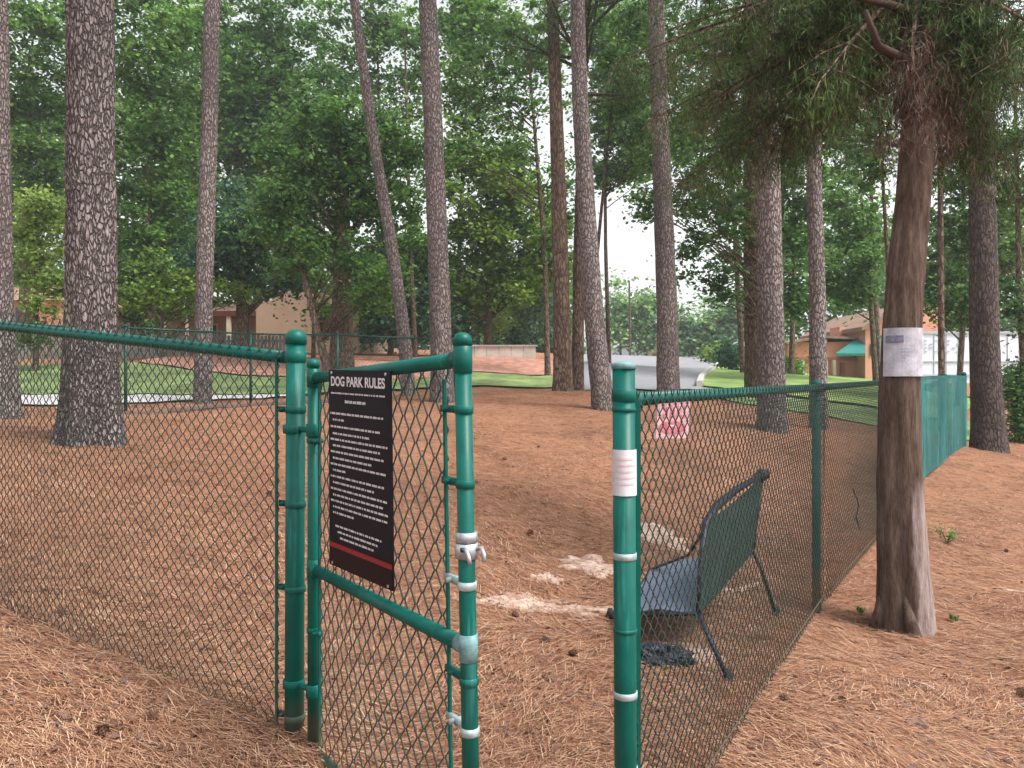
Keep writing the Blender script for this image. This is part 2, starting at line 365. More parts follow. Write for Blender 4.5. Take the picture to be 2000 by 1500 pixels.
M['card'] = plain('car_dark', (0.05, 0.06, 0.09), 0.3, 0.1, 1)
M['carr'] = plain('car_maroon', (0.30, 0.12, 0.12), 0.3, 0.1, 1)
M['cars'] = plain('car_silver', (0.45, 0.44, 0.46), 0.3, 0.05, 1, 0.3)

# ------------------------------------------------------------------ setting: ground sheets
def axis(lo, hi, near, s):
    out = [0.0]; 
    while out[-1] < hi: out.append(out[-1] + near + s * out[-1])
    neg = [0.0]
    while neg[-1] > lo: neg.append(neg[-1] - (near - s * neg[-1]))
    return np.array(sorted(set(neg[1:] + out)))
xs = axis(-300, 300, 0.045, 0.022)
ys = np.concatenate([np.linspace(-25, 0.5, 20), 0.5 + axis(-.01, 500, 0.05, 0.02)[2:]])
X, Yg = np.meshgrid(xs, ys)
Z = G(X.ravel(), Yg.ravel())
nx, ny = len(xs), len(ys)
# wind-blown micro relief close to the camera
d = np.hypot(X.ravel(), Yg.ravel()); Z = Z + np.exp(-(d / 9) ** 2) * (vn(X.ravel() * 14, Yg.ravel() * 14, 5) * 0.016)
i = np.arange(nx - 1)[None, :] + np.arange(ny - 1)[:, None] * nx
FI = np.stack([i, i + 1, i + 1 + nx, i + nx], -1).reshape(-1, 4)
tag(bigmesh('ground', np.stack([X.ravel(), Yg.ravel(), Z], 1), FI, M['ground'], None, True), 'orange brown pine straw covering the dog park floor and the slope outside it', kind='structure')

def sheet(name, a, b, mat, off=0.03, n=140, m=60, label=None, kind='structure', cat=None, smoothedge=False):
    def res(p, n):
        p = np.array(p, float); L = np.concatenate([[0], np.cumsum(np.linalg.norm(np.diff(p, axis=0), axis=1))])
        s = np.linspace(0, L[-1], n); return np.stack([np.interp(s, L, p[:, 0]), np.interp(s, L, p[:, 1])], 1)
    A_, B_ = res(a, n), res(b, n)
    t = np.linspace(0, 1, m)[None, :, None]
    Q = A_[:, None] * (1 - t) + B_[:, None] * t
    q = Q.reshape(-1, 2)
    e = vn(q[:, 0] * 1.3, q[:, 1] * 1.3, 9) * 0.3
    if smoothedge: e = e * 0
    q = q + np.stack([e, vn(q[:, 0] * 1.3, q[:, 1] * 1.3, 11) * (0 if smoothedge else 0.3)], 1)
    z = G(q[:, 0], q[:, 1]) + off
    i = np.arange(m - 1)[None, :] + np.arange(n - 1)[:, None] * m
    FI = np.stack([i, i + 1, i + 1 + m, i + m], -1).reshape(-1, 4)
    o = bigmesh(name, np.stack([q[:, 0], q[:, 1], z], 1), FI, mat, None, True)
    return tag(o, label, cat, None, kind)
sheet('path', [(-22, 10.5), (-12, 11.8), (-9, 12.4), (-6.4, 13.7), (-4.0, 14.3)], [(-22, 15), (-12, 15.3), (-10, 15.2), (-7, 14.7), (-4.0, 14.6)], M['path'], 0.04)
sheet('lawn', [(-24, 15), (-10, 15.3), (-7, 14.8), (-4.2, 14.7), (-2.4, 17), (-1.4, 20.4), (1.6, 21.0)],
      [(-24, 21), (-10, 20.4), (-7, 18.4), (-4, 18.5), (-2.4, 21), (-1.4, 24), (1.6, 24)], M['lawn'], 0.05)
sheet('mulch_bank', [(-10, 20.6), (-7, 18.6), (-4, 18.7), (-2.4, 21.2), (-1.4, 24.2), (1.6, 24.2)],
      [(-10, 24), (-7, 24), (-4, 25), (-2.4, 27), (-1.4, 28.2), (1.8, 28.2)], M['mulch'], 0.05)
sheet('road', [(1.65, 18.6), (2.1, 24), (2.8, 32), (5.2, 60), (8, 100)], [(5.6, 19.2), (7.8, 24), (12.2, 37), (17.5, 50), (20, 60), (30, 95)], M['road'], 0.05, 160, smoothedge=True)
sheet('roadside_lawn', [(5.0, 20.1), (6.0, 24), (7.3, 28), (9.5, 35.5), (13.8, 50), (16.6, 60)], [(9.5, 16.5), (14, 23), (17, 29), (20, 36), (28, 50), (34, 60)], M['lawn_r'], 0.09, 260, smoothedge=True)
sheet('lawn', [(4.3, 15.8), (6.6, 14.6), (8.6, 14.3)], [(5.4, 20.0), (8, 18.5), (11, 17)], M['lawn'], 0.03)
kb = MB()
pk = [(4.85, 20.2), (5.85, 24), (7.15, 28), (9.35, 35.5), (13.65, 50), (16.45, 60)]
L = []
for (x0, y0), (x1, y1) in zip(pk[:-1], pk[1:]):
    for t in np.linspace(0, 1, 14)[:-1]: L.append((x0 + (x1 - x0) * t, y0 + (y1 - y0) * t))
for (x0, y0), (x1, y1) in zip(L[:-1], L[1:]):
    z0, z1 = g1(x0, y0) + .07, g1(x1, y1) + .07
    kb.add([(x0, y0, z0 - .1), (x0 + .16, y0, z0 - .1), (x0 + .16, y0, z0 + .13), (x0, y0, z0 + .13),
            (x1, y1, z1 - .1), (x1 + .16, y1, z1 - .1), (x1 + .16, y1, z1 + .13), (x1, y1, z1 + .13)],
           [(3, 2, 6, 7), (0, 3, 7, 4), (2, 1, 5, 6)] + ([(0, 1, 2, 3)] if (x0, y0) == L[0] else []))
tag(kb.build('kerb', M['kerb']), kind='structure')

# ------------------------------------------------------------------ loose pine needles (stuff)
def needles():
    n = 330000
    # denser close to the camera
    Y = 0.9 * (16 / 0.9) ** (R.random(n) ** 0.9)
    X = (R.random(n) * 2 - 1) * (Y * 0.75 + 0.6)
    sc = np.clip(0.75 + Y * 0.10, 0.8, 3.0)
    Ln = (0.025 + R.random(n) * 0.065) * sc ** 0.5; W = (0.0005 + R.random(n) * 0.0007) * sc
    a = vn(X * 1.6, Y * 1.6, 21) * 2.6 + R.normal(0, 0.6, n)
    dx, dy = np.cos(a) * Ln / 2, np.sin(a) * Ln / 2
    z = G(X, Y) + np.exp(-(np.hypot(X, Y) / 9) ** 2) * (vn(X * 14, Y * 14, 5) * 0.016) + 0.002 + R.random(n) * 0.014
    tilt = R.normal(0, 0.10, n) * Ln / 2
    px, py = -np.sin(a) * W, np.cos(a) * W
    gx = (G(X + .1, Y) - G(X - .1, Y)) / .2; gy = (G(X, Y + .1) - G(X, Y - .1)) / .2
    dz = gx * dx + gy * dy + tilt
    V = np.stack([np.stack([X - dx - px, Y - dy - py, z - dz], 1), np.stack([X - dx + px, Y - dy + py, z - dz], 1),
                  np.stack([X + dx + px, Y + dy + py, z + dz], 1), np.stack([X + dx - px, Y + dy - py, z + dz], 1)], 1).reshape(-1, 3)
    FI = np.arange(n * 4).reshape(-1, 4)
    tag(bigmesh('pine_needles', V, FI, M['needles']), 'loose dry pine needles scattered over the ground', kind='stuff')
needles()

# ------------------------------------------------------------------ trees
def leaf_quads(C, size, up=0.5, aspect=0.6, droop=None):
    n = len(C)
    nrm = R.normal(0, 1, (n, 3)); nrm[:, 2] = np.abs(nrm[:, 2]) + up; nrm /= np.linalg.norm(nrm, axis=1, keepdims=True)
    t = R.normal(0, 1, (n, 3))
    if droop is not None: t = t * 0.45 + np.array([0, 0, -1.0]) * droop
    t -= nrm * (t * nrm).sum(1, keepdims=True); t /= np.linalg.norm(t, axis=1, keepdims=True) + 1e-9
    b = np.cross(nrm, t)
    s = size * (0.6 + 0.8 * R.random((n, 1)))
    V = np.stack([C - t * s * .5, C + b * s * aspect * .5, C + t * s * .5, C - b * s * aspect * .5], 1).reshape(-1, 3)
    return V, np.arange(n * 4).reshape(-1, 4)
def trunk_mesh(pts, rs, n=20, flare=1.5, seed=0, rough=0.06):
    pts = np.asarray(pts, float); L = np.concatenate([[0], np.cumsum(np.linalg.norm(np.diff(pts, axis=0), axis=1))])
    m = max(12, int(L[-1] / 0.12)); m = min(m, 130) if n < 40 else (460 if L[-1] > 10 else 240)
    s = L[-1] * np.linspace(0, 1, m) ** 1.4
    q = np.stack([np.interp(s, L, pts[:, k]) for k in range(3)], 1)
    # smooth
    for _ in range(6): q[1:-1] = (q[:-2] + 2 * q[1:-1] + q[2:]) / 4
    r = np.interp(s, L, rs)
    r = r * (1 + (flare - 1) * np.exp(-s / (2.2 * rs[0] + .05)))
    th = np.arange(n) / n * 2 * math.pi
    jit = np.ones((m, n))
    ph = R.random(5) * 6.28
    for i in range(m):
        jit[i] += np.exp(-s[i] / (2.5 * rs[0] + .05)) * (flare - 1) * 0.45 * (np.sin(th * 5 + ph[0]) + 0.6 * np.sin(th * 3 + ph[1]))
        if n >= 100: jit[i] -= 0.055 * np.clip(1 - np.abs(vn(th * 9.55 * 2.2, s[i] * 9 + vn(th * 5, s[i] * 4, 77) * 1.5, 71)) * 7, 0, 1)
        jit[i] += (vn(np.cos(th) * 3 + 10 + seed, np.sin(th) * 3 + s[i] * 3, seed) + vn(np.cos(th) * 8, np.sin(th) * 8 + s[i] * 9, seed + 3)) * rough
    return q, r, jit
def make_trunk(parent, name, pts, rs, mat, n=20, flare=1.5, seed=0, rough=0.06):
    q, r, j = trunk_mesh(pts, rs, n, flare, seed, rough)
    mb = MB(); mb.tube(q, r, n, True, 0, j)
    return mb.build(name, mat, parent, True)

def pine_tuft_crown(base, top, parent, k=26):
    c0 = np.array(top)
    C = []; mb = MB()
    for i in range(k):
        h = R.random() * 0.45; a = R.random() * 6.28; l = (1.2 + 1.6 * R.random()) * (0.6 + h)
        st = c0 - (0, 0, h * 8); e = st + np.array([math.cos(a) * l, math.sin(a) * l, 0.4 + R.random() * .5])
        mb.tube([st, (st + e) / 2 + (0, 0, -.05), e], [0.05, 0.03, 0.012], 5)
        for q in range(5):
            p = st + (e - st) * (0.5 + 0.5 * q / 4)
            C.append(p + R.normal(0, 0.18, (60, 3)))
    V, FI = leaf_quads(np.concatenate(C), 0.20, 0.2, 0.06)
    bigmesh('crown', V, FI, M['tuft'], parent)
    mb.build('limb', M['bark_dark'], parent)
def pine(label, base, top, wpx, name='pine_tree', mat='bark_far', flare=1.4, mid=None, taper=0.72, n=20, H=None, crown=True, group=None, sink=0.12):
    """base/top = (u, v, Y); top is where the trunk leaves the frame. wpx = trunk width in photo pixels low on the stem"""
    b = P(*base); t = P(*top); b[2] = min(b[2], g1(b[0], b[1]) + 0.02)
    r0 = wpx / F * base[2] / 2
    o = thing(name, b, label, 'tree', group)
    d = (t - b)
    pts = [b - (0, 0, sink)]
    if mid:
        for mm in mid: pts.append(P(*mm))
    pts.append(t); H = H or 15.0
    slope = (pts[-1] - pts[-2]) / max(pts[-1][2] - pts[-2][2], .1)
    slope = slope * np.array([.5, .5, 1]); 
    if t[2] < H: pts.append(t + slope * (H - t[2]))
    zt = pts[-1][2]
    rs = [r0 * (1 - (1 - taper) * (p[2] - b[2]) / (t[2] - b[2])) if p[2] <= t[2] + .01 else r0 * taper * .5 for p in pts]
    make_trunk(o, 'trunk', pts, rs, M[mat], n, flare, int(base[0]) % 97)
    if crown: pine_tuft_crown(b, pts[-1], o)
    return o

T = {}
T['big'] = pine('thick grey-barked pine trunk with flared base behind the left fence panel', (180, 862, 6.6), (176, -60, 6.6), 92, mat='bark', flare=1.42, n=150, taper=0.9,
     mid=[(178, 500, 6.6)])
pine('grey pine trunk cut off by the left edge of the photo', (8, 828, 11), (-6, -60, 11), 50, flare=1.35, mid=[(-2, 500, 11)])
pine('slender pale grey pine trunk between the thick pine and the left gate post', (396, 784, 13.6), (415, -40, 13.6), 33, flare=1.1, mid=[(399, 550, 13.6), (409, 250, 13.6)], taper=.9)
pine('thin pine trunk leaning left, rising behind the black rules sign', (800, 790, 15.5), (688, -30, 15.5), 27, flare=1.15, mid=[(790, 660, 15.5), (765, 480, 15.5), (727, 260, 15.5)], taper=.65)
pine('straight dark pine trunk rising behind the free end of the gate', (866, 786, 14), (834, -30, 14), 43, mat='bark_far', flare=1.2, mid=[(858, 560, 14), (848, 300, 14)], taper=.8)
pine('mossy dark trunk at the far edge of the pine straw, left of a close pair', (1100, 763, 17), (1078, -20, 17), 36, mat='bark_brown', flare=1.25, mid=[(1096, 560, 17), (1090, 330, 17)], taper=.6)
pine('brown trunk squeezed between the mossy trunk and the pale pine', (1128, 765, 17.4), (1140, 100, 17.4), 24, mat='bark_brown', flare=1.2, mid=[(1130, 500, 17.4)], taper=.7, H=11)
pine('pale pine trunk curving left, with its base just left of the right gate post', (1180, 802, 13.5), (1127, -30, 13.5), 42, flare=1.15, mid=[(1160, 620, 13.5), (1145, 400, 13.5), (1133, 200, 13.5)], taper=.65)
pine('pine trunk standing above the small red and white sign', (1305, 778, 15.2), (1280, -30, 15.2), 43, flare=1.15, mid=[(1303, 600, 15.2), (1293, 350, 15.2)], taper=.7)
pine('stout pine trunk with a darker trunk close behind its left side', (1508, 842, 10.9), (1494, -20, 10.9), 53, flare=1.15, mid=[(1505, 600, 10.9), (1502, 350, 10.9)], taper=.7)
pine('brown trunk half hidden behind the stout pine', (1476, 745, 17.5), (1465, 60, 17.5), 38, mat='bark_brown', flare=1.15, mid=[(1470, 550, 17.5)], taper=.7, H=12)
pine('slim pine trunk rising beside the middle line post of the right fence', (1599, 840, 12.5), (1585, -20, 12.5), 34, flare=1.1, mid=[(1597, 600, 12.5), (1590, 350, 12.5)], taper=.7)
pine('dark heavy trunk beyond the far end of the right fence', (1933, 882, 13.0), (1915, -20, 13.0), 55, mat='bark_dusk', flare=1.25, mid=[(1922, 650, 13.0), (1918, 350, 13.0)], taper=.75)
pine('thin straight stem in front of the white trailer', (1840, 800, 15.0), (1836, 300, 15.0), 13, name='young_tree', mat='bark_brown', flare=1.1, H=9)

def broadleaf(label, u, Y, blobs, tone, tw=24, dens=1.0, mat='bark_brown', base_v=None, name='tree', leafk=1.0, group=None, lean=None, clumps=None, fork=0):
    x, y = XY(u, Y); z = g1(x, y)
    o = thing(name, (x, y, z), label, 'tree', group)
    r0 = tw / F * Y / 2
    b0 = np.array([x, y, z]); tips = []
    C = []
    ls = Y * 0.0058 * leafk
    for (bu, bv, ru, rv) in blobs:
        c = P(bu, bv, Y); a = ru / F * Y; b = rv / F * Y; dd = (a + b) * .5 * 0.9
        nc = clumps or max(10, int(ru * rv / 150 * dens))
        q = R.normal(0, 1, (nc, 3)); q /= np.linalg.norm(q, axis=1, keepdims=True); q *= (R.random((nc, 1)) ** 0.45) * (1 + .35 * R.random((nc, 1)) ** 3)
        q = c + q * (a, dd, b)
        q[:, 2] = np.maximum(q[:, 2], z + 0.4)
        rr = (20 + 34 * R.random(nc) ** 2) / F * Y
        for cc, r_ in zip(q, rr):
            k = int(125 * dens)
            p = R.normal(0, 1, (k, 3)); p /= np.linalg.norm(p, axis=1, keepdims=True); p *= np.abs(R.normal(0, .62, (k, 1)))
            C.append(cc + p * (r_ * 1.35, r_ * 1.35, r_ * .8))
        tips.append((c, q))
    V, FI = leaf_quads(np.concatenate(C), ls, 0.6, 0.7)
    bigmesh('crown', V, FI, M[tone], o)
    # trunk to the mean crown, limbs to clumps
    cm = np.mean([c for c, _ in tips], 0); topz = max(c[2] for c, _ in tips)
    tx, ty = (cm[0] * .6 + x * .4, y) if lean is None else (P(lean, 0, Y)[0], y)
    pts = [b0 - (0, 0, .2), b0 + (np.array([tx, ty, topz]) - b0) * .35 + (R.normal(0, .08), 0, 0), np.array([tx, ty, max(topz, z + 2)])]
    q, r, j = trunk_mesh(pts, [r0, r0 * .8, r0 * .3], 14, 1.25, int(abs(u)) % 50)
    mb = MB(); mb.tube(q, r, 14, True, 0, j); mb.build('trunk', M[mat], o, True)
    for c, qs in tips:
        sel = qs[R.permutation(len(qs))[:6]]
        mb = MB()
        for e in sel:
            hz = e[2] - 0.75 * math.hypot(e[0] - q[-1][0], e[1] - q[-1][1]); k = int(np.clip(np.argmin(np.abs(q[:, 2] - hz)), len(q) * .35, len(q) - 2)); s0 = q[k]
            md = (s0 + e) / 2 + R.normal(0, .12, 3) + (0, 0, .15)
            mb.tube([s0, md, e], [r[k] * .38, r[k] * .2, .008], 6)
        mb.build('limb', M[mat], o, True)
    return o

broadleaf('bright yellow-green small tree between the left-edge trunk and the thick pine', 70, 19, [(75, 425, 52, 50), (55, 490, 45, 50), (90, 570, 45, 45), (60, 650, 20, 20)], 'yellow', 12, 1.1)
broadleaf('tall mid-green tree filling the top left corner', 45, 27, [(75, 90, 110, 130), (40, 280, 90, 120), (95, 350, 50, 60)], 'mid', 22)
broadleaf('tall green tree showing between the thick pine and the slender pale pine', 300, 25, [(300, 90, 110, 120), (290, 270, 95, 130), (320, 430, 90, 90), (270, 520, 60, 70)], 'mid', 16, mat='bark_brown')
broadleaf('cool-green low-branched tree with a dark forked trunk in front of the tan house', 470, 23, [(480, 420, 75, 60), (450, 500, 85, 45), (540, 560, 60, 22), (400, 520, 50, 50), (500, 480, 60, 40)], 'blue', 30, 0.9)
broadleaf('very tall dark tree between the slender pine and the leaning pine', 545, 31, [(510, 80, 120, 120), (560, 240, 120, 110), (470, 300, 60, 90), (640, 200, 40, 90)], 'dark', 22)
broadleaf('broad dark tree with a thick forked trunk behind the gate hinge post', 668, 21, [(620, 310, 120, 75), (710, 300, 90, 80), (780, 290, 50, 60), (590, 400, 90, 55), (735, 410, 90, 60), (660, 240, 90, 50), (610, 480, 70, 35)], 'dark', 46, 1.0)
broadleaf('slender brown-stemmed tree leaning left beside the tan house', 645, 20, [(560, 400, 60, 45), (530, 450, 50, 35), (590, 500, 40, 50), (700, 500, 40, 50), (740, 560, 50, 50)], 'mid', 17, mat='bark_brown', lean=560)
broadleaf('yellow-green tree in the gap between gate and right post', 950, 30, [(930, 350, 95, 110), (1000, 440, 100, 100), (930, 500, 80, 80), (1020, 560, 80, 45), (900, 590, 50, 40), (1060, 480, 50, 80), (820, 520, 50, 70)], 'olive', 16, 1.0)
broadleaf('tall airy tree at the top middle with sky showing through', 1070, 24, [(1040, 200, 90, 50), (1060, 60, 90, 60), (940, 50, 60, 50), (1090, 360, 40, 70), (890, 180, 40, 50), (1090, 470, 35, 60), (980, 130, 60, 40), (1000, 290, 60, 30), (900, 300, 40, 40)], 'mid', 12, 0.6)
broadleaf('airy tree crown behind the leaning pine, thin against the sky', 765, 33, [(750, 40, 70, 70), (790, 160, 60, 80), (640, 40, 50, 55), (680, 170, 50, 60), (720, 90, 60, 60)], 'mid', 10, 0.75)
broadleaf('low bushy tree with light leaves beyond the pale low wall', 900, 33, [(915, 590, 45, 60), (960, 630, 40, 40)], 'yellow', 10, 0.9)
broadleaf('grey-green saplings tree beyond the pale low wall, beside the mossy trunk', 1010, 36, [(1020, 610, 60, 60), (1060, 560, 30, 60)], 'blue', 8, 0.8)
broadleaf('dark tree with drooping boughs hanging against the white sky', 1488, 17, [(1340, 170, 60, 70), (1390, 330, 60, 55), (1375, 500, 48, 70), (1345, 400, 30, 40), (1400, 560, 30, 35), (1430, 230, 50, 60), (1260, 400, 25, 40), (1440, 420, 30, 60), (1330, 60, 80, 70), (1490, 120, 60, 90)], 'dark', 12, 0.7, lean=1480)
broadleaf('dark green tree above the salmon building, between stout and slim pines', 1512, 24, [(1560, 350, 45, 90), (1555, 480, 40, 90), (1560, 595, 30, 25), (1540, 180, 60, 90), (1600, 60, 80, 60)], 'dark', 16)
broadleaf('leafy tree right of the slim pine, over the teal awning', 1712, 25, [(1660, 500, 60, 90), (1650, 570, 60, 38), (1700, 420, 35, 50), (1640, 380, 30, 40)], 'mid', 12, 0.95)
broadleaf('dark sparse tree crown near the top, between slim pine and leaning cedar', 1755, 15, [(1650, 250, 70, 50), (1640, 120, 50, 60), (1700, 20, 80, 50), (1700, 330, 35, 40)], 'dark', 10, 0.7)
broadleaf('green tree overhanging the white trailer', 1870, 20, [(1860, 430, 60, 80), (1850, 560, 60, 55), (1900, 590, 60, 50), (1960, 480, 60, 80), (1900, 330, 80, 70), (1850, 220, 50, 60)], 'mid', 12, 1.0)
broadleaf('dark leafy tree at the right edge above the hedge', 2010, 15, [(1985, 590, 40, 70), (1995, 380, 40, 90), (1980, 260, 30, 50), (1960, 120, 60, 80), (1880, 60, 70, 60)], 'dark', 14, 0.9)
broadleaf('dark tree crown behind the pale curving pine at the top', 1166, 19, [(1230, 110, 50, 80), (1240, 290, 40, 50), (1210, 200, 35, 40), (1230, 30, 70, 50), (1300, 280, 50, 50)], 'dark', 9, 0.7)
broadleaf('shaded background tree low behind the leaning pine', 760, 29, [(750, 590, 50, 60), (810, 610, 50, 60), (720, 640, 30, 40), (760, 500, 60, 50), (880, 640, 40, 40)], 'blue', 10, 1.0)
broadleaf('shaded background tree between the thick pine and the cool-green tree', 270, 27, [(270, 540, 60, 50), (350, 545, 50, 50), (330, 600, 40, 25), (260, 600, 40, 30), (300, 480, 90, 50)], 'mid', 12, 0.9)
broadleaf('low bright green understory tree before the tan house, right of the thick pine', 318, 22, [(300, 585, 50, 28), (360, 580, 60, 30), (440, 575, 50, 22), (250, 570, 30, 36), (330, 530, 60, 30)], 'olive', 9, 0.75, mat='bark_brown')
broadleaf('small green understory tree in front of the tan gable', 612, 24, [(610, 540, 70, 28), (690, 580, 45, 38), (560, 520, 50, 24), (640, 620, 22, 26)], 'mid', 9, 0.75)
broadleaf('mid-green tree filling the space between leaning pine and dark pine', 812, 28, [(770, 350, 60, 70), (790, 480, 50, 60), (740, 230, 50, 50), (800, 60, 40, 50)], 'mid', 10, 0.7, lean=790)
broadleaf('fresh green tree behind the dark pine, its leaves against the sky', 890, 30, [(900, 110, 60, 90), (930, 220, 70, 60), (1000, 350, 60, 60), (860, 330, 30, 60), (1020, 120, 60, 60), (960, 60, 90, 70), (900, 20, 60, 50)], 'mid', 10, 0.8)
broadleaf('light green tree between the pale curving pine and the trunk above the small sign', 1190, 32, [(1200, 100, 60, 90), (1190, 270, 45, 70), (1250, 200, 60, 70), (1240, 340, 50, 30), (1230, 60, 90, 80), (1210, 180, 60, 70), (1250, 300, 50, 50), (1180, 340, 30, 40)], 'mid', 9, 1.0, lean=1180)
broadleaf('leafy tree filling the space left of the stout pine near the top', 1452, 27, [(1420, 90, 80, 90), (1350, 240, 60, 90), (1440, 270, 50, 80), (1430, 400, 50, 60), (1360, 380, 40, 50), (1340, 300, 50, 50), (1440, 500, 35, 50)], 'mid', 11, 0.9)
broadleaf('leafy tree between stout and slim pines near the top', 1545, 28, [(1550, 80, 70, 90), (1550, 250, 45, 100)], 'mid', 11, 0.8)
broadleaf('bright leafy tree right of the slim pine near the top', 1720, 30, [(1660, 60, 90, 80), (1680, 180, 70, 80), (1690, 470, 60, 70), (1640, 300, 50, 70), (1700, 300, 50, 70), (1640, 400, 40, 50)], 'mid', 11, 0.8)
broadleaf('tall fresh green tree behind the slender pale pine', 372, 33, [(380, 60, 90, 90), (370, 230, 80, 90), (450, 180, 80, 120), (360, 380, 80, 80)], 'mid', 14, 0.8)
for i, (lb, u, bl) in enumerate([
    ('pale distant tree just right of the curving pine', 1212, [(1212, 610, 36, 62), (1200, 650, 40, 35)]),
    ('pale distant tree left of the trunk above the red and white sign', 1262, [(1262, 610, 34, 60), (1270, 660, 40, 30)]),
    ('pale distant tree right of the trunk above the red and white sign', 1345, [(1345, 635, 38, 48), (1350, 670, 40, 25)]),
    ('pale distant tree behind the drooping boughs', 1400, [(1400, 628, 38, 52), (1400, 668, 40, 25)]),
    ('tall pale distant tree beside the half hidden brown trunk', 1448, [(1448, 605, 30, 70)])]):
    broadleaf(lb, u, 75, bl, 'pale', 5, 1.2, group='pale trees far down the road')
# distant wood that reads as one mass
def wood():
    C = []
    for (u0, u1, v0, v1, Y, n) in [(-250, 640, 60, 690, 50, 52000), (640, 1120, 420, 690, 52, 22000), (1480, 2250, 330, 700, 52, 30000), (1140, 1500, 640, 700, 110, 6000), (-1500, -250, 200, 700, 55, 40000), (2250, 3200, 250, 700, 55, 30000)]:
        nc = n // 60
        uu = u0 + (u1 - u0) * R.random(nc); vv = v0 + (v1 - v0) * R.random(nc) ** 0.9; yy = Y + R.random(nc) * 8
        top = v0 + 70 * (vn(uu / 70, uu * 0, 33) + .5) + 120 * (vn(uu / 200, uu * 0, 35) + .5)
        vv = np.where(vv < top, top + R.random(nc) * (v1 - top), vv)
        for a, b, c in zip(uu, vv, yy):
            C.append(P(a, b, c) + R.normal(0, 1, (60, 3)) * (0.55, 0.5, 0.35) * (Y / 40))
    C = np.concatenate(C); V, FI = leaf_quads(C, 0.42, 0.6, 0.7)
    tag(bigmesh('distant_wood', V, FI, M['mid']), 'unbroken green wood behind the houses', kind='stuff')
wood()

